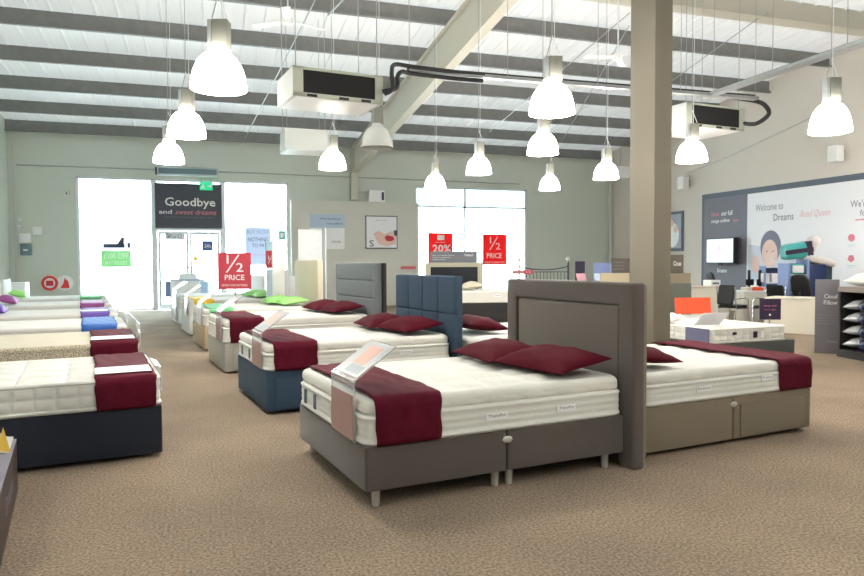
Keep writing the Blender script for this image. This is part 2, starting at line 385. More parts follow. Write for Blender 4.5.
# ------------------------------------------------------------------ beds
def frame(o, yaw, x, y, z=0):
    c, s_ = math.cos(yaw), math.sin(yaw); return Vector((o[0]+c*x-s_*y, o[1]+s_*x+c*y, z))
def quilt(px, py, d):
    return lambda x, y: -d*(1-abs(math.sin(PI*x/px))**.5*abs(math.sin(PI*y/py))**.5) + .004*noise2(x*2, y*2)
def cells(x, y, z, H, W):
    t = x if abs(y) > W/2-.1 else y
    return -.020*(1-abs(math.sin(PI*t/.14))**.45*abs(math.sin(PI*(z-.03)/((H-.06)/2)))**.45) if .03 < z < H-.03 else 0
def mattress(B, label, z0, z1, style='tuft', labels=(), group=None, mt=None, topm=None):
    L, W, o, yaw = B['L'], B['W'], B['o'], B['yaw']
    H = z1-z0; c = frame(o, yaw, L/2, W/2, z0)
    t = MATT_TOP; sm = mt or MATT
    if style == 'pillowtop':
        h1 = H*.66
        def sd(x, y, z): return .010*math.exp(-((z-h1+.015)/.010)**2)+.010*math.exp(-((z-.02)/.01)**2)-.004*(abs(math.sin(z*70)) < .3)+.0015*math.sin((x+y)*40)
        root = link('mattress', soft_mesh(L, W, h1, .09, .02, .015, 36, 28, side=sd, nz=14), sm, None, c, (0, 0, yaw), 60)
        top = link('pillow_top', soft_mesh(L-.015, W-.015, H-h1+.008, .09, .045, .03, 44, 34, top=lambda x, y: quilt(.32, .29, .028)(x, y)+.006*noise2(x, y), side=lambda x, y, z: .004*math.sin((x-y)*22), nz=3), t, root, (0, 0, h1-.008), (0, 0, 0), 60)
    else:
        q = {'tuft': (.34, .30, .034), 'flat': (.45, .45, .004), 'smooth': (.6, .6, .002)}[style]
        def sd(x, y, z): return .007*math.exp(-((z-H+.035)/.008)**2)+.007*math.exp(-((z-.02)/.008)**2)+(cells(x, y, z, H, W) if style == 'tuft' else 0)
        root = link('mattress', soft_mesh(L, W, H, .08, .022 if style == 'tuft' else .035, .015, 170 if style == 'tuft' else 20, 120 if style == 'tuft' else 16, top=quilt(*q), side=sd, nz=22 if style == 'tuft' else 12), sm, None, c, (0, 0, yaw), 60)
        if topm: root.data.materials.append(topm); [setattr(p_, 'material_index', 1) for p_ in root.data.polygons if p_.normal.z > .75]
    tag(root, label, 'mattress', group)
    ny = B['near']      # local y sign of the side facing the aisle viewer (-1 : y=0 side)
    for (lx, w_, h_, word, lz) in labels:
        yy = ny*(W/2+.006)
        p = MB().box((-w_/2, -.002, -h_/2), (w_/2, .002, h_/2)).ob('mattress_label', WHITEP, root, (lx-L/2, yy, lz*H), (0, 0, 0 if ny < 0 else PI))
        if word: text(word, w_*.8, h_*.42, INK, p, (0, -.003, .005), (R(90), 0, 0), ext=0)
    return root
def handles(root, B, H, ys):    # fabric handles on the foot end
    for yv in ys:
        MB().box((-.006, -.022, -H*.28), (.004, .022, H*.28)).ob('mattress_handle', mat('handle_blue_grey', s(92, 106, 124), .7), root, (-B['L']/2-.004, yv-B['W']/2, H*.5))
def base(B, label, mt, z0, z1, legs='castor', drawers=(), split=True, badge=True, hb=None, cat='bed', group=None, name='divan_bed', side_mt=None):
    L, W, o, yaw = B['L'], B['W'], B['o'], B['yaw']
    root = empty(name, label, cat, frame(o, yaw, 0, 0, 0), yaw, group)
    n = 2 if split else 1; g = .006
    for i in range(n):
        a = i*L/n+(g/2 if i else 0); b = (i+1)*L/n-(g/2 if i < n-1 else 0)
        link('divan_base', soft_mesh(b-a, W, z1-z0, .02, .008, .005, 4, 4, nz=2), mt, root, ((a+b)/2, W/2, z0), (0, 0, 0), 50)
    ynear = 0 if B['near'] < 0 else W; sg = B['near']
    xs = [.09, L/2-.055, L/2+.055, L-.12] if split else [.09, L-.12]
    for x in xs:
        for y in (.07, W-.07):
            if legs == 'metal':
                MB().lathe([(.020, 0), (.022, .006), (.024, .012), (.030, z0+.002)], 16).ob('leg', SATIN, root, (x, y, 0), smooth=40)
            else:
                MB().lathe([(.018, 0), (.024, .01), (.024, .03), (.012, .036), (.012, z0+.002)], 12).ob('castor', CHROME, root, (x, y, 0), smooth=40)
    for (xa, xb) in drawers:
        d = MB().box((xa, -.012, z0+.015), (xb, 0, z1-.075)).ob('drawer', mt, root, (0, ynear, 0) if sg < 0 else (0, ynear+.012, 0), bevel=.006)
        # thin raised fabric border around the drawer
        yq = ynear-.0135 if sg < 0 else ynear+.0135
        f = MB(); e = .007
        for q in ((xa-e, z0+.012, xa, z1-.068), (xb, z0+.012, xb+e, z1-.068), (xa-e, z1-.075, xb+e, z1-.068)):
            f.box((q[0], min(yq, ynear), q[1]), (q[2], max(yq, ynear), q[3]))
        f.ob('piping', mt, d, (0, -d.location.y, 0))
    if badge and split:
        MB().lathe([(.032, 0), (.034, .004), (.028, .008), (.01, .010)], 20).ob('badge', SATIN, root, (L/2, ynear+sg*.001, z1-.06), (R(90) if sg < 0 else R(-90), 0, 0), smooth=40).scale = (1.15, .7, 1)
    if hb: hb(root, B)
    return root
def panel_board(parent, name, x, W0, W1, z0, z1, th, mt, bev=.02, seg=3):
    return MB().box((x, W0, z0), (x+th, W1, z1)).ob(name, mt, parent, bevel=bev, seg=seg)
def hb_framed(zt=1.35, ov=.095, th=.10):
    def f(root, B):
        L, W = B['L'], B['W']; e = .165
        x = L+.012
        hb = MB().box((x+.03, -ov+.01, .005), (x+th, W+ov-.01, zt-.01)).ob('headboard', TAUPE, root, bevel=.02, seg=3)
        a, b = -ov, W+ov
        pr = [(a, 0), (a, zt), (b, zt), (b, 0), (b-e, 0), (b-e, zt-e), (a+e, zt-e), (a+e, 0)]
        vs = [(xx, p[0], p[1]) for xx in (x-.012, x+th+.004) for p in pr]
        fs = [(0, 7, 6, 1), (1, 6, 5, 2), (2, 5, 4, 3)]; fs += [tuple(8+q for q in reversed(f)) for f in fs] + [(q, (q+1) % 8, 8+(q+1) % 8, 8+q) for q in range(8)]
        me = pydata(vs, fs); bm = bmesh.new(); bm.from_mesh(me); bmesh.ops.recalc_face_normals(bm, faces=bm.faces[:])
        eds = [ed for ed in bm.edges if ed.calc_face_angle(0) > .5]
        bmesh.ops.bevel(bm, geom=eds, offset=.026, segments=4, affect='EDGES', profile=.55, clamp_overlap=True); bm.to_mesh(me); bm.free()
        link('headboard_border', me, TAUPE, hb, smooth=50)
        MB().box((x+.002, -ov+e+.008, .3), (x+.05, W+ov-e-.008, zt-e-.010)).ob('headboard_panel', TAUPE_L, hb, bevel=.02, seg=3)
    return f
def hb_cubes(zt=1.35, ov=.075, nx=4, nz=2, mt=BLUEF, th=.09, z0=.5):
    def f(root, B):
        L, W = B['L'], B['W']; x = L+.012
        hb = MB().box((x+.025, -ov, .42), (x+th, W+ov, zt)).ob('headboard', mt, root, bevel=.015, seg=3)
        for yy in (.1, W-.1): MB().box((x+.05, yy-.03, 0), (x+.07, yy+.03, .6)).ob('strut', WOODL, hb)
        w = (W+2*ov)/nx; h = (zt-z0)/nz
        for i in range(nx):
            for j in range(nz):
                a = -ov+i*w; c = z0+j*h
                MB().box((x-.015, a+.002, c+.002), (x+.045, a+w-.002, c+h-.002)).ob('headboard_cushion', mt, hb, bevel=.024, seg=4)
    return f
def hb_slats(zt=1.50, ov=.10, n=4, mt=SLATE, th=.14, z0=.45):
    def f(root, B):
        L, W = B['L'], B['W']; x = L+.012
        hb = MB().box((x+.03, -ov, .05), (x+th, W+ov, zt)).ob('headboard', mt, root, bevel=.015, seg=3)
        h = (zt-z0)/n
        for j in range(n): MB().box((x-.01, -ov, z0+j*h+.003), (x+.045, W+ov, z0+(j+1)*h-.003)).ob('headboard_cushion', mt, hb, bevel=.02, seg=3)
        MB().box((x+th+.01, -ov-.05, .0), (x+th+.06, W+ov, zt)).ob('headboard_back', DARKF, hb, bevel=.015, seg=2)
    return f
def hb_plain(zt, mt, ov=.04, th=.09, cols=0):
    def f(root, B):
        L, W = B['L'], B['W']; x = L+.012
        hb = MB().box((x, -ov, .005), (x+th, W+ov, zt)).ob('headboard', mt, root, bevel=.02, seg=3)
        c = max(cols, 1); w = (W+2*ov)/c
        for i in range(cols): MB().box((x-.015, -ov+i*w+.002, .5), (x+.035, -ov+(i+1)*w-.002, zt-.004)).ob('headboard_cushion', mt, hb, bevel=.02, seg=3)
    return f
def runner(B, label, mt, x0, x1, zb, zt, group=None, skew=.0, strip=None, nd=None, off=.007, cat='bed runner', logo=True, wr=1.0):
    """cloth laid across the mattress from its near side to its far side"""
    L, W, o, yaw = B['L'], B['W'], B['o'], B['yaw']; r = .05
    path = []; zlow = (nd if nd is not None else zb+.004)
    n1 = 7
    for i in range(n1): path.append((-W/2-off, zlow+(zt-r-zlow)*i/n1))
    for i in range(6):
        a = PI/2*i/5; path.append((-W/2-off+(r+off)*(1-math.cos(a)), zt-r+(r+off)*math.sin(a)))
    m_ = 20
    for i in range(1, m_): path.append((-W/2+r+(W-2*r)*i/m_, zt+off+.004))
    path += [(-y, z) for (y, z) in reversed(path[:n1+6])]
    nx = 16; vs = []; fs = []; xm = (x0+x1)/2
    for j, (y, z) in enumerate(path):
        t = j/(len(path)-1); sk = skew*(t-.5)
        for i in range(nx+1):
            u = i/nx; x = x0+(x1-x0)*u + sk + .012*wr*noise2(t*3+x0, u+j*.07)
            wob = (.006*wr*noise2(u*2.2+zt*9, y*2.0+z*3)+.005*wr*abs(math.sin(u*9+y*4)))
            vert = abs(y) > W/2-.002
            dy = (1 if y > 0 else -1)*(abs(wob)) if vert else 0
            dz = 0 if vert else abs(wob)
            vs.append((x-xm, y+dy, z+dz-zb))
    N = nx+1
    for j in range(len(path)-1):
        for i in range(nx): fs.append((j*N+i, j*N+i+1, (j+1)*N+i+1, (j+1)*N+i))
    ob = link('bed_runner', pydata(vs, fs), mt, None, frame(o, yaw, xm, W/2, zb), (0, 0, yaw), 180)
    so = ob.modifiers.new('cloth', 'SOLIDIFY'); so.thickness = .006; so.offset = 1
    tag(ob, label, cat, group)
    ns = B['near']
    if strip:
        y0_, y1_ = strip; a = ns*(W/2-y0_); b = ns*(W/2-y1_)
        MB().box((x0-xm+.02, min(a, b), zt-zb+.028), (x1-xm-.0, max(a, b), zt-zb+.031)).ob('printed_strip', WHITEP, ob)
        c = MB()
    return ob
def pillow_mesh(a, b, h, seed=0):
    n = 18; vs = []; fs = []
    for sgn in (1, -1):
        for i in range(n+1):
            for j in range(n+1):
                u = -1+2*i/n; v = -1+2*j/n
                u2 = math.sin(u*PI/2); v2 = math.sin(v*PI/2)
                x = u2*(1-.10*(1-v2*v2)); y = v2*(1-.09*(1-u2*u2))
                t = ((1-abs(u2)**2.6)*(1-abs(v2)**2.6))**.55
                z = sgn*h/2*t*(1 if sgn > 0 else .55)
                if sgn > 0: z += t*h*.07*noise2(u*1.3+seed, v*1.3-seed) - h*.05*t*abs(math.sin(u*6+v*3+seed))*(abs(u) > .5)
                vs.append((x*a/2, y*b/2, z))
    N = n+1; K = N*N
    for i in range(n):
        for j in range(n):
            q = (i*N+j, (i+1)*N+j, (i+1)*N+j+1, i*N+j+1); fs.append(q); fs.append(tuple(K+p for p in reversed(q)))
    me = pydata(vs, fs); bm = bmesh.new(); bm.from_mesh(me); bmesh.ops.remove_doubles(bm, verts=bm.verts[:], dist=.0008); bm.to_mesh(me); bm.free(); return me
def pillow(B, label, mt, x, y, zt, a=.50, b=.72, h=.17, rz=0, tilt=-8, group=None, roll=0, seed=0):
    c = frame(B['o'], B['yaw'], x, y, zt+h*.275+abs(math.sin(R(tilt)))*a*.34)
    ob = link('pillow', pillow_mesh(a, b, h, seed), mt, None, c, (R(roll), R(tilt), B['yaw']+R(rz)), 180)
    # stitched border line
    tag(ob, label, 'pillow', group); return ob
def holder(B, label, y0, y1, zb, zf, rise=.2, run=.29, group=None, print_=PINKPR, leaf=True, x=-.02):
    """clear acrylic leaflet holder hooked over the foot: upright sheet and sloped top"""
    sx = 1
    root = empty('leaflet_holder', label, 'leaflet holder', frame(B['o'], B['yaw'], x, (y0+y1)/2, zb), B['yaw'], group)
    w = (y1-y0)/2; H = zf-zb
    MB().box((-.004, -w, 0), (.004, w, H)).ob('upright_sheet', ACRYL, root)
    MB().box((-.010, -w+.01, .01), (-.006, w-.01, H-.09)).ob('printed_insert', print_, root)
    l = math.hypot(rise, run); ang = -math.atan2(rise, run)
    MB().box((0, -w, -.003), (l, w, .003)).ob('sloped_tray', ACRYL, root, (-.004, 0, H), (0, ang, 0))
    if leaf: 
        lf = MB().box((.03, -w+.015, .004), (l-.01, w-.015, .007)).ob('leaflet', LEAFPR, root, (-.004, 0, H), (0, ang, 0))
        MB().box((.13, -w*.5, .0075), (l-.05, w*.4, .0085)).ob('picture', mat('leaflet_peach', s(206, 150, 132), .5), lf)
        MB().box((.05, -w*.8, .0075), (.12, w*.3, .0085)).ob('picture', mat('leaflet_slate', s(140, 150, 160), .5), lf)
    MB().box((-.006, -w, H-.004), (.006, w, H+.004)).ob('fold', WHITEM, root)
    return root
Y8 = R(8)
def right(o, W=1.5, L=2.0, yaw=Y8): return dict(o=o, yaw=yaw, L=L, W=W, near=-1)
def flipped(near_corner, W=1.5, L=2.0, yaw=Y8):      # foot points to +x; near_corner = foot corner closest to the viewer
    o = (near_corner[0]-math.sin(yaw)*W, near_corner[1]+math.cos(yaw)*W)
    return dict(o=o, yaw=yaw+PI, L=L, W=W, near=1)

# --- B1: the big bed in front
B1 = right((.90, 4.03), yaw=R(7.8))
base(B1, 'grey-brown divan bed on chrome legs with framed headboard against the square column', TAUPE, .115, .385, 'metal', hb=hb_framed())
M1 = mattress(B1, 'cream pillow-top mattress on the nearest grey-brown bed', .385, .675, 'pillowtop', labels=((.92, .17, .045, 'TheraPur', .36), (1.48, .16, .045, 'TheraPur', .36)))
handles(M1, B1, .19, (.62, 1.05, 1.30))
runner(B1, 'burgundy bed runner across the foot of the nearest bed', BURG, .06, .51, .385, .675, nd=.39, wr=1.2)
pillow(B1, 'near burgundy pillow at the head of the nearest bed', BURG2, 1.66, .43, .68, .52, .78, .19, rz=6, seed=1)
pillow(B1, 'far burgundy pillow at the head of the nearest bed, half behind its twin', BURG2, 1.60, 1.12, .68, .52, .74, .17, rz=-4, seed=2)
holder(B1, 'clear acrylic leaflet holder hooked on the foot of the nearest bed', .13, .58, .39, .77)

# --- B2: blue bed
B2 = right((.560, 6.93), L=2.06)
base(B2, 'denim blue divan bed with drawers and cube-cushion headboard', BLUEF, .035, .43, drawers=((.10, .92), (1.08, 1.90)), hb=hb_cubes())
M2 = mattress(B2, 'cream mattress on the denim blue bed', .43, .70, 'pillowtop', labels=((.95, .14, .04, 'Dreams', .4), (1.5, .14, .04, 'Dreams', .4)))
handles(M2, B2, .18, (.8, 1.2))
runner(B2, 'burgundy bed runner across the foot of the blue bed', BURG, .07, .52, .43, .70, nd=.435)
pillow(B2, 'near burgundy pillow at the head of the blue bed', BURG2, 1.74, .45, .705, .52, .78, .19, rz=4, seed=3)
pillow(B2, 'far burgundy pillow at the head of the blue bed', BURG2, 1.66, 1.12, .705, .52, .74, .18, rz=-5, seed=4)
holder(B2, 'clear acrylic leaflet holder hooked on the foot of the blue bed', .12, .55, .44, .80)

# --- B3: grey bed
B3 = right((.235, 9.70), L=2.10)
base(B3, 'light grey divan bed with drawer and padded slate headboard', GREYF, .035, .42, drawers=((.12, .92), (1.08, 1.9)), hb=hb_slats())
mattress(B3, 'cream mattress on the light grey bed', .42, .74, 'pillowtop')
runner(B3, 'burgundy bed runner across the foot of the light grey bed', BURG, .07, .54, .42, .74, nd=.425)
pillow(B3, 'near burgundy pillow against the slate headboard', BURG2, 1.80, .45, .745, .52, .78, .19, seed=5)
pillow(B3, 'far burgundy pillow against the slate headboard', BURG2, 1.72, 1.10, .745, .52, .74, .18, seed=6)
holder(B3, 'clear acrylic leaflet holder hooked on the foot of the light grey bed', .12, .55, .43, .84)

# --- B4: cream bed
B4 = right((-.03, 12.40))
base(B4, 'tan divan bed with tall cream two-panel headboard', TANF, .035, .42, hb=hb_plain(1.56, CREAMF, cols=2))
mattress(B4, 'white mattress on the tan bed', .42, .72, 'pillowtop')
runner(B4, 'green bed runner across the foot of the tan bed', GREENR, .10, .50, .42, .72, nd=.425)
pillow(B4, 'near lime green pillow against the cream headboard', LIME, 1.62, .42, .72, seed=7)
pillow(B4, 'far lime green pillow against the cream headboard', LIME, 1.50, 1.08, .72, seed=8)
holder(B4, 'clear acrylic leaflet holder hooked on the foot of the tan bed', .12, .55, .43, .82, print_=LEAFPR)
# --- B5
B5 = right((-.32, 15.1))
base(B5, 'pale grey divan bed with white headboard beyond the tan bed', WHITEF, .035, .42, hb=hb_plain(1.36, WHITEF, cols=3))
mattress(B5, 'white mattress on the pale bed with a yellow runner', .42, .74, 'flat')
runner(B5, 'yellow bed runner on the foot of the far pale bed', YELR, .10, .50, .42, .74, nd=.66)
pillow(B5, 'near lime green pillow on the bed with the yellow runner', LIME, 1.62, .42, .74, seed=9)
pillow(B5, 'far lime green pillow on the bed with the yellow runner', LIME, 1.55, 1.08, .74, seed=10)
holder(B5, 'clear acrylic leaflet holder hooked on the bed with the yellow runner', .12, .55, .43, .84, print_=LEAFPR)
# --- B6
B6 = right((-.62, 17.8))
base(B6, 'white divan bed closest to the glass doors', WHITEF, .035, .42, hb=hb_plain(1.2, WHITEF))
mattress(B6, 'white mattress on the bed closest to the glass doors', .42, .72, 'flat')
holder(B6, 'clear acrylic leaflet holder hooked on the bed closest to the glass doors', .3, 1.2, .10, .85, print_=LEAFPR)

# --- back-to-back beds of the second row
B7 = flipped((5.08, 4.72))
B7 = dict(B7, L=1.945); base(B7, 'olive-brown divan bed with drawers behind the square column', BROWNG, .035, .385, drawers=((.08, .89),), hb=hb_plain(1.33, BROWNG, ov=.05, th=.075))
M7 = mattress(B7, 'cream tufted mattress on the olive-brown bed behind the column', .385, .645, 'pillowtop', labels=((1.32, .16, .045, 'Dreams', .38), (.58, .14, .045, 'Dreams', .5)))
runner(B7, 'burgundy bed runner on the foot of the olive-brown bed', BURG, .02, .44, .385, .645, nd=.39, skew=-.02)
pillow(B7, 'burgundy pillow just right of the square column', BURG2, 1.68, 1.02, .65, .52, .76, .19, seed=11)
B8 = flipped((4.75, 7.42))
base(B8, 'charcoal divan bed behind the blue headboard', DARKF, .035, .38)
mattress(B8, 'white mattress on the bed behind the blue headboard', .38, .66, 'flat')
pillow(B8, 'burgundy pillow just right of the blue headboard', BURG2, 1.62, .95, .665, .56, .8, .22, seed=12)
holder(B8, 'clear acrylic leaflet holder on the bed behind the blue headboard', .5, .95, .39, .75, print_=LEAFPR, leaf=False)

# --- third row bed with lilac-grey foot sheet, right of the column
B9 = dict(o=(6.76, 7.98), yaw=R(3), L=1.60, W=1.5, near=-1)
base(B9, 'low dark grey bed base beyond the olive-brown bed', mat('dark_grey_green_fabric', s(78, 80, 78), .9), .02, .33, split=False, badge=False)
M9 = mattress(dict(B9, L=1.44), 'low cream boxed mattress on the dark grey base', .33, .55, 'tuft', labels=((.95, .06, .09, '', .5),))
MB().box((-.008, -.72, .0), (.0, -.25, .21)).ob('end_cover', mat('dusk_blue_card', s(92, 94, 124), .6), M9, (-.725, 0, 0))
pillow(B9, 'white pillow at the far left corner of the low cream mattress', WHITEF, .22, 1.12, .55, .36, .5, .16, seed=31)
MB().box((-.07, -.004, -.045), (.0, .004, .045)).ob('mattress_label', PLUM, M9, (.12, -.765, .11))
MB().box((-.04, -.004, -.02), (.03, .004, .02)).ob('mattress_label', PLUM, M9, (-.30, -.765, .14))
def tent():   # orange topped acrylic sign lying on that bed
    root = empty('leaflet_holder', 'orange-topped acrylic sign holder leaning on the low cream mattress', 'leaflet holder', (7.02, 8.55, .552), R(-16))
    MB().box((-.22, -.004, 0), (.22, .004, .30)).ob('sloped_tray', LEAFPR, root, (.12, 0, 0), (R(50), 0, R(12)))
    MB().box((-.29, -.004, .02), (.29, .004, .27)).ob('orange_card', ORANGE, root, (0, .2, .13), (R(-8), 0, R(5)))
    MB().box((-.22, -.006, -.2), (.22, .006, .01)).ob('stand_back', ACRYL, root, (0, .2, .13), (R(-8), 0, R(5)))
tent()

# --- left row, foot ends towards the aisle
def left(x, y, W=1.5, yaw=R(8.5)): return flipped((x, y), W, 2.0, yaw)
L1 = left(-.334, 5.72)
base(L1, 'dark navy divan bed nearest on the left', NAVYF, .035, .40, split=False, badge=False)
ML1 = mattress(L1, 'cream deep-tufted mattress on the dark navy bed', .40, .635, 'tuft', labels=((1.18, .13, .05, 'Dreams', .55),))
runner(L1, 'burgundy runner with white strip on the nearest left bed', BURG, .04, .46, .40, .635, nd=.40, strip=(.10, .45))
L2 = left(-.66, 7.80)
base(L2, 'grey divan bed second on the left under a patterned mattress', GREYF, .035, .40, split=False, badge=False)
mattress(L2, 'beige mattress with a woven patterned border, second on the left', .40, .69, 'flat', mt=PATTERN, topm=mat('beige_knit', s(206, 200, 184), .9, bump=.3, bscale=50))
runner(L2, 'burgundy runner with white strip on the patterned mattress', BURG, .02, .46, .40, .69, nd=.41, strip=(.10, .45))
rows = [(-1.02, 10.2, .68, BLUER, 'royal blue', BLUER), (-1.40, 12.6, .69, PURPR, 'purple', PURPR), (-1.78, 15.0, .72, MAGR, 'magenta', MAGR), (-2.15, 17.4, .74, GREENR, 'green', LIME)]
words = ['third', 'fourth', 'fifth', 'sixth']
for i, (x, y, zt, mt, cn, pm) in enumerate(rows):
    Lk = left(x, y)
    base(Lk, 'pale divan bed under the mattress with the %s runner' % cn, WHITEF if i > 0 else GREYF, .035, .40, split=False, badge=False, hb=(hb_plain(1.05+.04*i, WHITEF) if i > 1 else None))
    mattress(Lk, 'off-white mattress under the %s runner in the left row' % cn, .40, zt, 'flat')
    runner(Lk, '%s bed runner on the %s bed of the left row' % (cn, words[i]), mt, .12, .55, .40, zt, nd=zt-.13, strip=(.2, .5) if i == 1 else None)
    pillow(Lk, '%s pillow at the head of the %s left-row bed' % (cn, words[i]), pm, 1.80, .95, zt, a=.36, seed=20+i, h=.20, tilt=-15)
    holder(Lk, 'clear acrylic leaflet holder on the foot of the bed with the %s runner' % cn, .5, 1.1, .42, zt+.12, run=.15, rise=.1, print_=LEAFPR)
holder(L2, 'clear acrylic leaflet holder on the foot of the patterned mattress', .65, 1.15, .42, .85, run=.12, rise=.12, print_=LEAFPR)
holder(L1, 'clear acrylic leaflet holder on the foot of the dark navy bed', .75, 1.2, .45, .66, run=.05, rise=.02, print_=LEAFPR, leaf=False)

# foreground stand cut by the left edge
def stand_left():
    root = empty('display_plinth', 'dark brown display plinth cut by the left edge, lowest in view', 'display stand', (-1.323, 4.376, 0), R(9.5))
    MB().box((-.35, -.70, 0), (.25, .74, .34)).ob('plinth', mat('dark_brown_laminate', s(62, 50, 46), .5), root, bevel=.008)
    text('Dreams', .5, .10, GREYINK, root, (.253, 0, .2), (R(90), 0, R(90)), ext=.002)
    MB().box((.17, -.70, .34), (.25, .74, .352)).ob('edge_trim', GREYP, root)
    MB().add([(.16, .38, .352), (.24, .38, .352), (.20, .50, .352), (.20, .43, .50)], [(0, 1, 3), (1, 2, 3), (2, 0, 3), (0, 2, 1)]).ob('tent_card', mat('yellow_card', s(206, 170, 60), .6), root)
stand_left()
def tall_holder():
    n = 10; vs = []; fs = []
    pr = [(0, 0)]+[(.0+.09*math.sin(a)-.09, .10-.10*math.cos(a)) for a in [PI/2*i/6 for i in range(7)]]
    pr = [(.10*(1-math.sin(PI/2*i/6)), .10*(1-math.cos(PI/2*i/6))) for i in range(7)] + [(.0, .9)]
    for (x, z) in pr: vs += [(x, -.22, z), (x, .22, z), (x-.012, .22, z+.004), (x-.012, -.22, z+.004)]
    for i in range(len(pr)-1):
        for q in range(4): fs.append((i*4+q, i*4+(q+1) % 4, i*4+4+(q+1) % 4, i*4+4+q))
    fs += [(0, 1, 2, 3), tuple(len(vs)-4+q for q in range(4))]
    o = MB().add(vs, fs).ob('sign_holder', LEAFPR, None, (-1.29, 4.97, .352), (0, 0, R(9.5)), 60)
    tag(o, 'tall white-edged acrylic sign holder standing on the dark brown plinth', 'sign holder')
tall_holder()
link_me = None
# shoppers' leaflets and small white stands by the far left headboards
for i, (x, y, w_, h, lab) in enumerate([(-4.95, 18.4, .5, 1.15, 'white bedside cabinet at the far left wall, left one'), (-4.55, 19.9, .5, 1.05, 'white bedside cabinet at the far left wall, right one')]):
    r_ = empty('bedside_cabinet', lab, 'cabinet', (x, y, 0))
    MB().box((-w_/2, -.2, 0), (w_/2, .2, h)).ob('body', WHITEM, r_, bevel=.01)
    for j in range(3):
        d_ = MB().box((-w_/2+.03, -.22, .08+j*h/3.4), (w_/2-.03, -.2, .02+(j+1)*h/3.4)).ob('drawer', WHITEM, r_)
        MB().lathe([(.012, 0), (.016, .02)], 10).ob('knob', CHROME, d_, (0, -.222, .08+j*h/3.4+.12), (R(90), 0, 0))
# ------------------------------------------------------------------ square column
tag(MB().box((-.112, -.23, 0), (.112, .23, zroof(6.6)+.3)).ob('square_column', mat('column_paint', s(124, 117, 103), .75), None, (4.815, 6.70, 0), bevel=.006), 'boxed-in square column rising to the roof behind the olive-brown bed', 'column')

# ------------------------------------------------------------------ middle distance
def vboard(name, label, cat, x, y, w_, z0, z1, th, rz, mt, bev=.02):
    r_ = empty(name, label, cat, (x, y, 0), rz)
    MB().box((-w_/2, 0, z0), (w_/2, th, z1)).ob('panel', mt, r_, bevel=bev); return r_
# headboard facing the room in front of the right window, sign on top
B10 = dict(o=(7.33, 15.65), yaw=R(72+26.5-17+8), L=2.0, W=1.55, near=-1)
def tempur():
    r_ = empty('upright_headboard', 'beige-framed upright headboard with dark inset, in front of the right window', 'headboard', (6.53, 17.9, 0), R(-18))
    MB().box((-.8, 0, 0), (.8, .12, 1.50)).ob('frame', mat('beige_fabric', s(186, 180, 158), .9), r_, bevel=.02)
    MB().box((-.65, -.02, .45), (.70-.05, .02, 1.38)).ob('headboard_panel', mat('black_fabric', s(30, 32, 40), .8), r_, bevel=.015)
    s_ = empty('sign_board', 'grey sign board with white lettering on top of the beige-framed headboard', 'sign', (6.53, 17.95, 1.50), R(-18))
    MB().box((-.64, 0, 0), (.66, .03, .31)).ob('board', mat('sign_grey', s(112, 116, 124), .6), s_)
    text('Tempur', .26, .09, WHITEP, s_, (.42, -.004, .20), bold=.01)
    for j in range(3): text('supportive pressure relieving comfort'[:30-6*j], .6-.12*j, .03, WHITEP, s_, (-.28-.06*j, -.004, .20-.055*j))
tempur()
B10 = dict(o=(5.9, 15.95), yaw=R(-14), L=2.0, W=1.4, near=-1)
base(B10, 'dark divan bed between the blue and the framed headboards', DARKF, .035, .50, split=False, badge=False)
M10 = mattress(B10, 'white labelled mattress on the dark divan in front of the right window', .50, .80, 'flat', labels=((1.0, .22, .08, 'Tempur', .6),))
MB().box((-.05, -.004, -.1), (.05, .004, .1)).ob('mattress_label', mat('blue_label', s(70, 80, 130), .6), M10, (.32, -.71, .15))
pillow(B10, 'beige pillow on the white mattress in front of the right window', CREAMF, .4, .5, .80, h=.25)
MB_b = MB()
def bedstead():
    r_ = empty('metal_bedstead', 'dark metal bedstead head end with ball finials by the back wall', 'bedstead', (9.33, 18.0, 0), R(-18))
    mt = mat('dark_grey_metal', s(70, 76, 84), .5)
    for x in (-.71, .71):
        p = MB().tube([(x, 0, 0), (x, 0, 1.5)], .028, 10).ob('post', mt, r_, smooth=50)
        MB().lathe([(.0, 1.50), (.03, 1.505), (.02, 1.52), (.05, 1.56), (.058, 1.59), (.05, 1.62), (.0, 1.65)], 14, (x, 0, 0)).ob('finial', CHROME, p, smooth=60)
    arc = [(x/10*.71, 0, 1.28+.10*(x/10)**2) for x in range(-10, 11)]
    MB().tube(arc, .016).ob('curved_rail', mt, r_, smooth=60)
    MB().tube([(-.71, 0, 1.22), (.71, 0, 1.22)], .012).ob('rail', mt, r_)
    MB().tube([(-.71, 0, .5), (.71, 0, .5)], .016).ob('rail', mt, r_)
    for i in range(-6, 7): MB().tube([(i*.1, 0, .5), (i*.1, 0, 1.22)], .009, 6).ob('spindle', mt, r_)
    c = MB().box((-.30, -.02, -.06), (.30, 0, .06)).ob('show_card', REDP, None, (8.72, 18.155, 1.22), (0, 0, R(-18))); tag(c, 'small red show card hooked to the metal bedstead', 'card')
    text('SAVE 1/2', .5, .06, WHITEP, c, (0, -.022, 0))
bedstead()
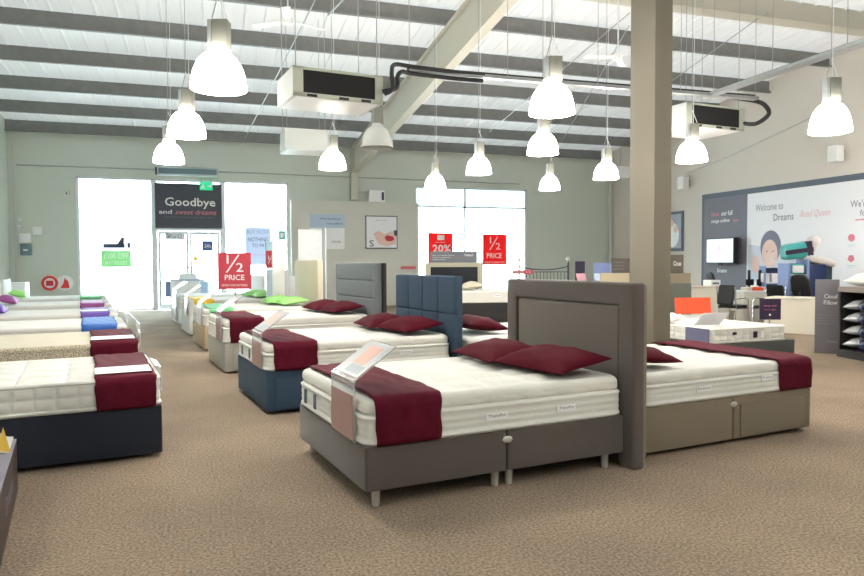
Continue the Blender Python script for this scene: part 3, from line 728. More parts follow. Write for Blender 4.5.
def crux():
    r_ = empty('upright_headboard', 'beige-topped upright headboard right of the square column', 'headboard', (7.95, 10.2, 0), R(-10))
    MB().box((-.40, 0, 0), (.22, .1, 1.30)).ob('frame', BROWNG, r_, bevel=.015)
    MB().box((-.36, -.02, .35), (.22, .02, 1.12)).ob('headboard_panel', mat('moss_grey_fabric', s(86, 92, 84), .9), r_, bevel=.012)
    s_ = empty('sign_board', 'brown sign board reading Crux on top of the beige-topped headboard', 'sign', (7.90, 10.2, 1.30), R(-10))
    MB().box((-.36, 0, 0), (.12, .03, .32)).ob('board', SIGNBR, s_)
    text('Crux', .14, .08, WHITEP, s_, (.0, -.004, .17))
    b = empty('upright_headboard', 'black upright headboard behind the beige-topped one', 'headboard', (8.35, 10.75, 0), R(-10))
    MB().box((-.22, 0, 0), (.08, .3, 1.28)).ob('panel', BLACK, b, bevel=.01)
    t = empty('upright_headboard', 'beige upright headboard showing left of the square column', 'headboard', (8.10, 12.4, 0), R(-10))
    MB().box((-.32, 0, 0), (.4, .1, 1.27)).ob('frame', mat('beige_fabric2', s(176, 164, 140), .9), t, bevel=.015)
    u = empty('sign_board', 'brown sign board with faint lines left of the square column', 'sign', (8.16, 12.4, 1.27), R(-10))
    MB().box((-.16, 0, 0), (.3, .03, .30)).ob('board', SIGNBR, u)
    for q in range(3): text('sleeping comfort', .24, .03, GREYINK, u, (.0, -.004, .22-.07*q))
crux()
def card_stand(name, label, x, y, z, rz, mt1, mt2, w_=.2, h=.34):
    r_ = empty(name, label, 'leaflet holder', (x, y, z), rz)
    MB().box((-w_/2, -.05, 0), (w_/2, .05, .02)).ob('foot', mt1, r_)
    MB().box((-w_/2, .02, .02), (w_/2, .04, h)).ob('back_sheet', mt1, r_)
    MB().box((-w_/2, -.006, 0), (w_/2, 0, h*.6)).ob('leaflet', mt2, r_, (0, -.03, .03), (R(-18), 0, 0)); return r_
# low table with literature between the bedstead and the column
def lowtable(x, y, w_, label):
    r_ = empty('display_table', label, 'table', (x, y, 0), R(-10))
    MB().box((-w_/2, -.3, .98), (w_/2, .3, 1.02)).ob('tabletop', DARKF, r_, bevel=.005)
    for a in (-1, 1):
        for b in (-1, 1): MB().box((a*(w_/2-.05)-.02, b*.25-.02, 0), (a*(w_/2-.05)+.02, b*.25+.02, .98)).ob('leg', DARKF, r_)
lowtable(9.0, 14.85, 1.5, 'dark display table with leaflet stands near the back wall')
card_stand('leaflet_stand', 'dark leaflet stand with a pink card on the display table', 8.68, 14.8, 1.02, R(20), PLUM, mat('pink_card', s(224, 170, 184), .6), .34, .50)
card_stand('leaflet_stand', 'pale blue leaflet stand on the display table', 9.22, 14.7, 1.02, R(-15), PERI, mat('pale_blue_card', s(176, 196, 220), .6), .42, .46)

# tall white panel and boxes near the left windows
def whitepanel():
    r_ = empty('freestanding_sign', 'tall white display panel with grey edge behind the cream headboard', 'display panel', (2.17, 14.42, 0), R(-12))
    MB().box((-.33, 0, 0), (.16, .04, 2.2)).ob('panel', mat('white_panel_print', s(222, 226, 230), .6, var=.03, vscale=8), r_, bevel=.004)
    MB().box((.16, -.03, 0), (.22, .5, 2.24)).ob('edge_post', mat('panel_grey_edge', s(150, 154, 156), .5), r_, bevel=.004)
    q = empty('freestanding_sign', 'narrow slanted white panel left of the tall white display panel', 'display panel', (1.42, 14.2, 0), R(40))
    MB().add([(-.16, 0, 0), (.16, 0, 0), (.16, 0, 1.72), (-.16, 0, 1.95), (-.16, .03, 0), (.16, .03, 0), (.16, .03, 1.72), (-.16, .03, 1.95)],
             [(0, 1, 2, 3), (7, 6, 5, 4), (0, 4, 5, 1), (1, 5, 6, 2), (2, 6, 7, 3), (3, 7, 4, 0)]).ob('panel', WHITEP, q)
whitepanel()
def halfprice():
    r_ = empty('price_sign', 'red half price sign on a pole between the left windows and beds', 'sign', (.57, 14.55, 0), R(-18))
    MB().box((-.33, 0, .98), (.33, .02, 1.72)).ob('board', mat('crimson_print', s(198, 58, 78), .5), r_)
    text('½', .36, .36, WHITEP, r_, (0, -.003, 1.50)); text('PRICE', .40, .11, WHITEP, r_, (0, -.003, 1.22), bold=.01); text('MEMORY FOAM MATTRESSES', .52, .04, WHITEP, r_, (0, -.003, 1.06))
    MB().tube([(0, .03, 0), (0, .03, 1.0)], .015).ob('pole', CHROME, r_); MB().lathe([(.17, 0), (.17, .015), (.02, .02)], 20, (0, .03, 0)).ob('foot', CHROME, r_)
    q = empty('price_sign', 'slim red sign on a pole right of the red half price sign', 'sign', (1.27, 14.35, 0), R(-18))
    MB().box((-.09, 0, 1.40), (.09, .02, 1.76)).ob('board', mat('crimson_print', (0, 0, 0)), q); MB().box((-.09, 0, 1.76), (.09, .02, 1.96)).ob('header', mat('pale_header', s(176, 206, 216), .6), q)
    MB().box((-.10, .0, 1.38), (-.09, .025, 1.98)).box((.09, .0, 1.38), (.10, .025, 1.98)).ob('frame', CHARP, q)
    text('½', .10, .16, WHITEP, q, (0, -.003, 1.58)); MB().box((-.1, 0, 0), (.1, .03, 1.38)).ob('stand', mat('pale_blue_stand', s(190, 206, 220), .6), q)
    b = empty('chest_of_drawers', 'white chest with dark pulls in front of the cream headboard bed row', 'cabinet', (1.80, 17.05, 0), R(-5))
    MB().box((-.3, 0, 0), (.3, .5, 1.18)).ob('body', WHITEM, b, bevel=.01)
    for j in range(3):
        d_ = MB().box((-.27, -.02, .1+j*.35), (.27, 0, .42+j*.35)).ob('drawer', WHITEM, b)
        MB().box((-.05, -.035, .25+j*.35), (.05, -.02, .27+j*.35)).ob('pull', INK, d_)
halfprice()

def greeter():
    r_ = empty('reception_stand', 'pale reception stand with a wire basket just inside the glass doors', 'stand', (-.55, 20.9, 0), R(-18))
    MB().box((-.42, 0, 0), (.42, .5, 1.02)).ob('body', WHITEM, r_, bevel=.01); MB().box((-.46, -.03, 1.02), (.46, .53, 1.06)).ob('top', mat('pale_blue_card', s(176, 196, 220), .6), r_, bevel=.006)
    MB().box((-.36, -.012, .1), (.36, 0, .6)).ob('front_panel', mat('pale_sand', s(226, 222, 206), .6), r_)
    MB().box((-.58, .05, .55), (-.42, .3, 1.0)).ob('side_box', PERI, r_); MB().box((.42, .05, .6), (.60, .3, 1.0)).ob('side_box', mat('sky_card', s(170, 200, 232), .6), r_)
    b = empty('wire_basket', 'dark wire handled basket standing on the pale reception stand', 'basket', (-.42, 21.05, 1.061), R(-18))
    MB().tube([(-.2, 0, 0), (-.22, 0, .28), (-.15, 0, .34), (.22, 0, .34), (.28, 0, .28), (.26, 0, 0), (-.2, 0, 0)], .012, 6).ob('frame', mat('dark_grey_metal', (0, 0, 0)), b); MB().box((-.3, -.05, 0), (.2, .15, .16)).ob('tray', WHITEM, b)
greeter()
# ------------------------------------------------------------------ things on the back wall
YB = 23.99
def poster(name, label, x0, x1, z0, z1, mt, y=YB, cat='poster', th=.012):
    r_ = empty(name, label, cat, ((x0+x1)/2, y, z0))
    MB().box((x0-(x0+x1)/2, -th, 0), (x1-(x0+x1)/2, 0, z1-z0)).ob('sheet', mt, r_); return r_
p = poster('banner', 'dark banner reading Goodbye and sweet dreams over the glass doors', -1.50, .56, 2.66, 4.12, CHARP, y=Y1+.02, cat='banner', th=.02)
text('Goodbye', 1.56, .36, WHITEP, p, (.05, -.024, .82), bold=.012); text('and', .40, .13, WHITEP, p, (-.72, -.024, .53), bold=.01)
text('sweet dreams', 1.28, .16, PINKINK, p, (.22, -.024, .53), shear=.3); text('Don\'t forget we\'re open seven days a week', 1.5, .05, GREYINK, p, (.0, -.024, .36))
MB().tube([(-.9, -.01, 1.46), (-.9, -.01, 1.6)], .008).tube([(.9, -.01, 1.46), (.9, -.01, 1.6)], .008).ob('hanger', CHROME, p)
p = empty('exit_sign', 'green running-man exit sign hanging before the dark banner', 'exit sign', (.08, 23.80, 3.90))
MB().box((-.20, -.02, 0), (.20, .02, .26)).ob('sign_face', EXITG, p)
MB().lathe([(.0, 0), (.03, .01), (.03, .03), (0, .05)], 10).ob('pictogram', WHITEP, p, (-.1, -.022, .17), (R(90), 0, 0))
MB().add([(-.13, -.025, .16), (-.07, -.025, .16), (-.06, -.025, .09), (-.03, -.025, .04), (-.07, -.025, .04), (-.1, -.025, .08), (-.14, -.025, .04), (-.17, -.025, .05)], [tuple(range(8))]).ob('pictogram', WHITEP, p)
MB().add([(.05, -.025, .15), (.12, -.025, .15), (.12, -.025, .20), (.18, -.025, .13), (.12, -.025, .06), (.12, -.025, .11), (.05, -.025, .11)], [tuple(range(7))]).ob('pictogram', WHITEP, p)
MB().tube([(-.15, 0, .26), (-.15, 0, .44)], .006).tube([(.15, 0, .26), (.15, 0, .44)], .006).ob('hanger', CHROME, p)
p = empty('air_curtain', 'long grey air curtain heater fixed above the glass doors', 'air heater', (-.47, 23.72, 4.33))
MB().box((-.93, -.12, 0), (.93, .25, .27)).ob('casing', mat('heater_grey', s(190, 204, 206), .5), p, bevel=.02)
MB().box((-.88, -.128, .05), (.88, -.118, .22)).ob('grille', mat('heater_grille', s(106, 130, 138), .5), p)
MB().box((-.98, -.1, .03), (-.93, .2, .24)).ob('end_cap', BLACK, p)
# window stickers
p = poster('poster', 'green and white poster reading 100 pounds off on the left window', -3.17, -2.24, 1.92, 2.55, WHITEW, y=Y1+.064)
MB().box((-.42, -.012, -.52), (.465, 0, 0)).ob('green_block', GREENW, p)
text('£100 OFF', .72, .18, WHITEP, p, (.02, -.018, -.16), bold=.015); text('MATTRESSES', .62, .12, WHITEP, p, (.02, -.018, -.38), bold=.01)
MB().box((-.34, -.016, .10), (.28, -.012, .22)).box((.36, -.016, .10), (.44, -.012, .26)).add([(.05, -.015, .20), (.25, -.015, .20), (.27, -.015, .43), (.2, -.015, .43)], [(0, 1, 2, 3)]).ob('bed_picture', INK, p)
p = poster('sticker', 'small white sticker with red lettering low on the left window', -2.95, -2.15, .68, .98, WHITEW, y=Y1+.064)
text('SAVE TODAY', .56, .10, REDP2, p, (0, -.016, .18)); text('only', .15, .05, REDP2, p, (0, -.016, .06), shear=.3)
p = poster('poster', 'pale poster reading buy now nothing to pay on the window right of the doors', 1.30, 2.14, 1.45, 2.72, PALEW, y=Y1+.064)
text('BUY NOW', .72, .14, GREYINK, p, (0, -.016, 1.12)); text('NOTHING', .66, .14, INK, p, (.0, -.016, .86)); text('TO PAY', .50, .13, INK, p, (0.05, -.016, .66)); text('interest free credit', .6, .06, PINKINK, p, (0, -.016, .35))
p = poster('sticker', 'small teal sticker at the right edge of the window by the partition', 2.40, 2.64, 2.30, 2.62, mat('teal_sticker', s(120, 206, 190), .5), y=Y1+.064)
MB().box((-.05, -.016, .08), (.05, -.012, .24)).ob('symbol', WHITEP, p)
p = poster('sticker', 'blue square sticker on the right glass door leaf', -.08, .26, 1.92, 2.26, mat('blue_sticker', s(60, 92, 160), .5), y=Y1+.069)
text('24h', .2, .12, WHITEP, p, (0, -.016, .17))
p = poster('sticker', 'white sticker reading OPEN across the left glass door leaf', -1.2, -.62, 2.30, 2.48, GREYINK, y=Y1+.069)
text('OPEN', .5, .13, WHITEP, p, (0, -.016, .09), bold=.02)
p = poster('sticker', 'small yellow sticker between the glass door leaves', -.35, -.22, 1.60, 1.74, mat('yellow_sticker', s(238, 214, 90), .5), y=Y1+.069)
p = poster('poster', 'bright red poster reading 20 percent off on the right window', 7.76, 8.72, 1.40, 2.60, REDW, y=Y1+.064)
text('20%', .72, .30, WHITEP, p, (.05, -.016, .62), bold=.03); text('OFF', .5, .22, WHITEP, p, (.05, -.016, .25), bold=.03); MB().box((-.12, -.016, .93), (.16, -.012, 1.12)).ob('symbol', WHITEP, p); text('today', .4, .06, WHITEP, p, (0, -.016, .85))
p = poster('poster', 'bright red half price poster on the right window', 9.92, 10.90, 1.40, 2.56, REDW, y=Y1+.064)
text('½', .46, .50, WHITEP, p, (0, -.016, .82)); text('PRICE', .62, .20, WHITEP, p, (-.02, -.016, .36), bold=.02); text('MEMORY FOAM MATTRESS', .84, .08, WHITEP, p, (0, -.016, .10), bold=.01)
# partition pictures
p = poster('poster', 'pale blue headed white poster on the partition behind the white display panel', 3.38, 4.56, 1.98, 3.16, WHITEP, y=23.44)
MB().box((-.59, -.016, .72), (.59, -.012, 1.18)).ob('header', mat('pale_blue_header', s(186, 204, 226), .5), p)
text('Which bed are you', .7, .10, INK, p, (.1, -.018, 1.02)); text('most comfy in?', .55, .10, INK, p, (.25, -.018, .86)); text('sleep', .34, .12, GREYINK, p, (.3, -.016, .25), shear=.2)
p = empty('framed_picture', 'square framed picture with a letter S and hands on the partition', 'picture', (5.86, 23.44, 2.0))
MB().box((-.57, -.03, 0), (.57, 0, 1.14)).ob('frame', INK, p); MB().box((-.54, -.036, .03), (.54, -.03, 1.11)).ob('print', MURALW, p)
text('S', .16, .22, INK, p, (-.36, -.04, .18)); text('sleep better', .4, .05, GREYINK, p, (0, -.04, .98))
MB().add([(-.3, -.04, .52), (-.1, -.04, .62), (.1, -.04, .5), (.35, -.04, .62), (.54, -.04, .45), (.5, -.04, .15), (.2, -.04, .08), (-.1, -.04, .15), (-.22, -.04, .35)], [tuple(range(9))]).ob('hand_picture', SKIN, p)
MB().add([(.1, -.043, .4), (.2, -.043, .47), (.42, -.043, .42), (.45, -.043, .3), (.3, -.043, .25), (.15, -.043, .28)], [tuple(range(6))]).ob('hand_picture', REDP, p)
MB().add([(.42, -.043, .62), (.54, -.043, .65), (.54, -.043, .45), (.46, -.043, .45)], [tuple(range(4))]).ob('hand_picture', INK, p)
p = poster('sticker', 'flat red strip sign low on the partition', 6.55, 7.1, 1.28, 1.38, mat('coral_strip', s(232, 110, 120), .5), y=23.44, cat='sign')
p = empty('wall_speaker', 'white speaker box standing on top of the partition', 'speaker', (5.72, 23.53, 3.62))
MB().box((-.28, -.09, 0), (.28, .09, .40)).ob('cabinet', WHITEM, p, bevel=.02); MB().box((.16, -.1, .06), (.24, -.088, .34)).ob('bracket', INK, p)
# switchgear at the left end of the back wall
for (x, z, w_, h, mt, lab) in [(-5.20, 2.15, .32, .30, WHITEM, 'white meter box at the left end of the back wall'), (-4.86, 2.40, .26, .26, WHITEM, 'small white junction box right of the meter box'), (-5.19, 1.78, .30, .34, mat('switch_grey', s(110, 134, 142), .5), 'blue-grey switch box below the white meter box'), (-5.33, 2.80, .11, .11, WHITEM, 'small white socket box, topmost of the pair on the wall'), (-5.33, 2.58, .11, .11, WHITEM, 'small white socket box, lower of the pair on the wall')]:
    p = empty('electrical_box', lab, 'electrical box', (x, YB, z)); MB().box((-w_/2, -.1, 0), (w_/2, 0, h)).ob('casing', mt, p, bevel=.012)
    MB().box((-w_*.2, -.106, h*.4), (w_*.2, -.1, h*.55)).ob('cover_label', WHITEP, p)
p = empty('security_camera', 'small round security camera left of the left window', 'camera', (-4.02, 23.98, 3.72))
MB().box((-.06, -.04, -.06), (.06, 0, .06)).ob('mount', GALV, p); MB().tube([(0, -.04, 0), (0, -.16, -.03)], .05, 12).ob('barrel', WHITEM, p); MB().tube([(0, -.162, -.031), (0, -.166, -.032)], .03, 12).ob('lens', BLACK, p)
for (x, lab) in [(-4.57, 'red round wall sign over the left bed row, left one'), (-4.15, 'red pointed wall sign over the left bed row, right one')]:
    p = empty('safety_sign', lab, 'sign', (x, 23.98, .66))
    MB().lathe([(.24, 0), (.24, .012)], 28).ob('plate', WHITEP, p, (0, 0, .26), (R(90), 0, 0))
    if x < -4.4: MB().lathe([(.155, 0), (.235, 0), (.235, .016), (.155, .016), (.155, 0)], 28, cap=False).ob('ring', REDP2, p, (0, -.003, .26), (R(90), 0, 0)); MB().box((-.1, -.02, .18), (.1, -.014, .34)).ob('symbol', REDP, p)
    else: MB().add([(-.13, -.014, .1), (.13, -.014, .1), (.10, -.014, .3), (0, -.014, .42), (-.04, -.014, .25)], [tuple(range(5))]).ob('symbol', REDP2, p)

# ------------------------------------------------------------------ right wall
XR = X1-.001
def rposter(name, label, y0, y1, z0, z1, mt, cat, th=.02):   # y0 < y1 ; faces -x ; local x runs to -y
    r_ = empty(name, label, cat, (XR, (y0+y1)/2, z0), R(-90))
    MB().box((-(y1-y0)/2, -th, 0), ((y1-y0)/2, 0, z1-z0)).ob('sheet', mt, r_); return r_
mr = rposter('wall_mural', 'large printed wall mural with slate frame along the right wall', 9.0, 18.62, .3, 3.62, MURALW, 'mural')
def ml(y): return (18.62+9.0)/2 - y     # world y -> local x
MB().box((ml(18.62), -.035, 3.20), (ml(9.0), -.015, 3.36)).box((ml(18.62)-.0, -.035, 0), (ml(18.52), -.015, 3.32)).ob('frame', FRAMED, mr)
MB().box((ml(18.52), -.026, 0), (ml(16.66), -.018, 3.2)).ob('grey_panel', GREYP, mr)
text('Choose', .36, .14, PINKINK, mr, (ml(18.02), -.03, 2.70), bold=.01); text('our full', .48, .15, WHITEP, mr, (ml(17.50), -.03, 2.70), bold=.012)
text('range online', .80, .15, WHITEP, mr, (ml(17.78), -.03, 2.46), bold=.012); text('here', .22, .13, PINKINK, mr, (ml(17.12), -.03, 2.46))
text('Dreams', .42, .13, WHITEP, mr, (ml(17.68), -.03, .92), bold=.01)
text('Welcome to', 1.02, .20, GREYINK, mr, (ml(15.82), -.024, 2.76)); text('Dreams', .70, .20, GREYINK, mr, (ml(15.30), -.024, 2.44), bold=.006); text('Road Queen', .95, .22, mat('pale_pink_ink', s(236, 190, 200), .6), mr, (ml(14.25), -.024, 2.46), shear=.3)
text("We're here", .95, .18, GREYINK, mr, (ml(12.72), -.024, 2.62), bold=.006); text('for sleep', .75, .20, GREYINK, mr, (ml(12.55), -.024, 2.36), bold=.008)
MB().box((ml(13.05), -.024, 2.20), (ml(12.0), -.02, 2.23)).ob('underline', PINKINK, mr)
for r0 in range(2):
    for c0 in range(4):
        y = 13.15-.62*c0; z = 1.78-.52*r0
        MB().lathe([(.0, 0), (.10, 0), (.10, .004), (0, .004)], 5 if r0 else 7).ob('printed_flower', PINKINK, mr, (ml(y), -.022, z), (R(90), R(90), 0))
        MB().box((ml(y)-.12, -.024, z-.19), (ml(y)+.12, -.02, z-.175)).box((ml(y)-.09, -.024, z-.23), (ml(y)+.09, -.02, z-.22)).ob('printed_caption', mat('pale_blue_ink', s(190, 214, 226), .6), mr)
def ell(cx, cz, rx, rz_, y, mt, name='printed_face'):
    n = 28; return MB().add([(cx+rx*math.cos(2*PI*i/n), y, cz+rz_*math.sin(2*PI*i/n)) for i in range(n)], [tuple(range(n))]).ob(name, mt, mr)
MB().add([(ml(16.6), -.021, .6), (ml(13.9), -.021, .6), (ml(13.9), -.021, 1.25), (ml(15.2), -.021, 1.5), (ml(16.6), -.021, 1.7)], [(0, 1, 2, 3, 4)]).ob('printed_pillow', mat('printed_blue_white', s(204, 212, 226), .6), mr)
ell(ml(15.75), 1.62, .38, .46, -.0235, HAIR, 'printed_hair'); ell(ml(15.78), 1.40, .29, .42, -.025, SKIN); ell(ml(16.30), 1.12, .16, .26, -.0245, SKIN, 'printed_hand')
ell(ml(15.66), 1.26, .10, .035, -.0265, WHITEP, 'printed_smile'); ell(ml(15.88), 1.48, .04, .018, -.0265, HAIR, 'printed_eye'); ell(ml(15.66), 1.48, .04, .018, -.0265, HAIR, 'printed_eye')
# television
tv = empty('television', 'black-cased television with a pale lit screen on the right wall mural', 'television', (XR-.30, 17.45, 1.44), R(-90))
MB().box((-.60, -.03, 0), (.60, .14, .78)).ob('casing', BLACK, tv, bevel=.008)
MB().box((-.57, -.034, .03), (.57, -.030, .75)).ob('screen', SCREEN, tv); ell_o = MB().lathe([(0, 0), (.10, 0), (.10, .002), (0, .002)], 16).ob('screen_logo', mat('screen_pink', s(240, 180, 190), .3, emit=.3), tv, (.0, -.0345, .45), (R(90), 0, 0))
MB().box((-.15, .14, .2), (.15, .27, .6)).ob('wall_bracket', BLACK, tv); MB().box((-.08, -.02, -.06), (.08, .02, 0)).ob('sensor', BLACK, tv)
# framed picture next to the column
pc = rposter('framed_picture', 'dark framed family photograph on the right wall beside the square column', 19.55, 20.75, 1.86, 3.22, FRAMED, 'picture', .05)
MB().box((-.52, -.056, .10), (.52, -.05, 1.26)).ob('print', mat('photo_backdrop', s(168, 172, 186), .6, var=.1, vscale=3), pc)
def pe(cx, cz, rx, rz_, y, mt):
    n = 18; MB().add([(cx+rx*math.cos(2*PI*i/n), y, cz+rz_*math.sin(2*PI*i/n)) for i in range(n)], [tuple(range(n))]).ob('printed_figure', mt, pc)
pe(.1, .55, .32, .42, -.058, WHITEP); pe(.02, .98, .12, .14, -.060, SKIN); pe(.25, .75, .11, .12, -.060, SKIN); pe(.03, 1.03, .13, .11, -.059, HAIR)
for (y, z, lab) in [(19.30, 3.92, 'white wall speaker above the left end of the mural'), (13.45, 4.0, 'white wall speaker above the mural at the right edge')]:
    p = empty('wall_speaker', lab, 'speaker', (XR-.0, y, z), R(-90)); MB().box((-.14, -.36, 0), (.14, -.12, .40)).ob('cabinet', WHITEM, p, bevel=.015, loc=(0, 0, 0)); MB().box((-.05, -.12, .1), (.05, 0, .3)).ob('bracket', GALV, p)
    MB().box((-.11, -.366, .03), (.11, -.36, .37)).ob('grille', mat('speaker_cloth', s(226, 224, 220), .8), p)

# ------------------------------------------------------------------ sales desks at the right
def desk(label, x, y, w_, d, h, rz, mt, topmt):
    r_ = empty('desk', label, 'desk', (x, y, 0), rz)
    MB().box((-w_/2, 0, h-.03), (w_/2, d, h)).ob('desktop', topmt, r_, bevel=.004)
    MB().box((-w_/2+.02, .02, .0), (w_/2-.02, .045, h-.03)).ob('modesty_panel', mt, r_)
    for a in (-1, 1): MB().box((a*(w_/2-.02)-.02, .03, 0), (a*(w_/2-.02)+.02, d-.02, h-.03)).ob('side_panel', mt, r_)
    return r_
desk('cream desk under the television', 12.1, 14.6, 1.35, .7, .86, R(-20), DESKW, WOODL)
desk('pale cream desk in front of the blue bedding display', 11.50, 11.25, 1.0, .8, .74, R(-60), DESKW, DESKW)
desk('small desk piled with fabric swatches', 12.45, 13.05, .72, .6, .80, R(-25), DESKW, WHITEM)
for i, (x, y, z, rz, mt, lab) in enumerate([(12.38, 13.35, .80, 10, CREAMF, 'cream fabric swatch book on the small desk'), (12.56, 13.30, .80, -20, ORANGE, 'orange fabric swatch on the small desk'), (12.72, 13.40, .80, 30, WHITEF, 'white fabric swatch book on the small desk')]):
    o = link('swatch_book', soft_mesh(.30, .22, .08, .03, .02, .005, 6, 6, nz=2, top=lambda x, y: .02*noise2(x*5, y*5)), mt, None, (x, y, z+.001), (0, 0, R(rz)), 50); tag(o, lab, 'swatch book')
def visitor_chair(label, x, y, rz):
    r_ = empty('visitor_chair', label, 'chair', (x, y, 0), rz)
    link('seat', soft_mesh(.46, .46, .07, .05, .025, .01, 6, 6, nz=2), BLACK, r_, (0, 0, .43), (0, 0, 0), 50)
    link('backrest', soft_mesh(.46, .42, .05, .05, .02, .01, 6, 6, nz=2), BLACK, r_, (-.22, 0, .73), (0, R(-80), 0), 50)
    for s_ in (-1, 1):
        MB().tube([(.22, s_*.25, 0), (.20, s_*.25, .62), (.10, s_*.25, .66), (-.22, s_*.25, .64)], .012).ob('arm', CHROME, r_, smooth=50)
        MB().tube([(-.28, s_*.25, 0), (-.20, s_*.25, .45), (-.26, s_*.24, .92)], .012).ob('leg', CHROME, r_, smooth=50)
        MB().tube([(.20, s_*.25, .42), (-.2, s_*.25, .42)], .011).ob('rail', CHROME, r_)
visitor_chair('black visitor chair with chrome frame, left of the two before the desks', 11.62, 13.0, R(10))
visitor_chair('black visitor chair with chrome frame, right of the two before the desks', 12.12, 12.45, R(190))
def swivel(label, x, y, rz):
    r_ = empty('office_chair', label, 'chair', (x, y, 0), rz)
    link('seat', soft_mesh(.5, .5, .10, .1, .04, .02, 8, 8, nz=2), BLACK, r_, (0, 0, .46), (0, 0, 0), 60)
    link('backrest', soft_mesh(.56, .46, .08, .16, .03, .02, 8, 8, nz=2), BLACK, r_, (-.27, 0, .92), (0, R(-75), 0), 60)
    MB().tube([(-.24, 0, .5), (-.29, 0, .8)], .02).ob('back_bar', BLACK, r_); MB().lathe([(.03, .1), (.03, .46)], 12).ob('column', BLACK, r_)
    for i in range(5):
        a = 2*PI*i/5; MB().tube([(0, 0, .1), (.3*math.cos(a), .3*math.sin(a), .06)], .018).ob('foot', BLACK, r_)
        MB().lathe([(.025, 0), (.025, .05)], 10, (.3*math.cos(a), .3*math.sin(a), 0)).ob('castor', BLACK, r_)
swivel('black office swivel chair behind the cream desk', 13.1, 15.9, R(160))
swivel('black office swivel chair behind the pale cream desk', 12.25, 11.95, R(185))
for (x, y, lab) in [(13.0, 14.0, 'black monitor arm post, left one on the desks'), (13.2, 13.85, 'black monitor arm post, right one on the desks')]:
    p = empty('monitor_stand', lab, 'monitor stand', (x, y, .0)); MB().box((-.03, -.02, 0), (.03, .02, 1.28)).ob('post', BLACK, p); MB().lathe([(.16, 0), (.16, .02)], 16).ob('foot', BLACK, p); MB().box((-.12, -.04, .9), (.12, -.02, 1.05)).ob('bracket', BLACK, p)
p = empty('paper_tray', 'white printer box on the desk by the monitor posts', 'printer', (12.50, 14.75, .861)); MB().box((-.15, -.15, 0), (.15, .15, .16)).ob('body', WHITEM, p, bevel=.01); MB().box((-.1, -.16, .05), (.1, -.15, .1)).ob('slot', GREYP, p)
p = empty('shelf_unit', 'white and blue shelving unit beside the blue bedding display', 'shelf', (13.45, 13.4, 0), R(-25))
MB().box((-.36, .45, 0), (.42, .47, 1.38)).box((-.38, .05, 0), (-.36, .47, 1.38)).box((.42, .05, 0), (.44, .47, 1.38)).ob('body', PERI, p)
for z in (.25, .6, .95, 1.34): MB().box((-.36, .05, z), (.42, .45, z+.03)).ob('shelf', WHITEM, p)
for i in range(4):
    b = MB().box((-.08, -.10, 0), (.08, .10, .22)).ob('linen_box', [WHITEM, MURALW, PERI, WHITEP][i], None, (13.25+.19*i, 13.74-.09*i, .98+.001), (0, 0, R(-25)), bevel=.01); tag(b, ['white box at the left end of the shelving unit', 'pale grey box second along the shelving unit', 'periwinkle box third along the shelving unit', 'white box at the right end of the shelving unit'][i], 'box')
# plum leaflet rack at the foot of the low bed
p = empty('sign_holder', 'dark plum show card standing before the desks', 'sign', (9.72, 9.95, -.14), R(-24))
MB().box((-.18, 0, .58), (.19, .02, .96)).ob('card', PLUM, p); MB().tube([(0, .01, .15), (0, .01, .60)], .012).ob('pole', CHROME, p); MB().lathe([(.13, .14), (.13, .155)], 16).ob('foot', CHROME, p)
text('sleep well', .22, .04, PINKINK, p, (0, -.003, .83)); text('every night', .2, .03, PINKINK, p, (0, -.003, .76)); MB().lathe([(0, 0), (.02, 0), (.02, .002)], 10).ob('emblem', WHITEP, p, (0, -.003, .67), (R(90), 0, 0))
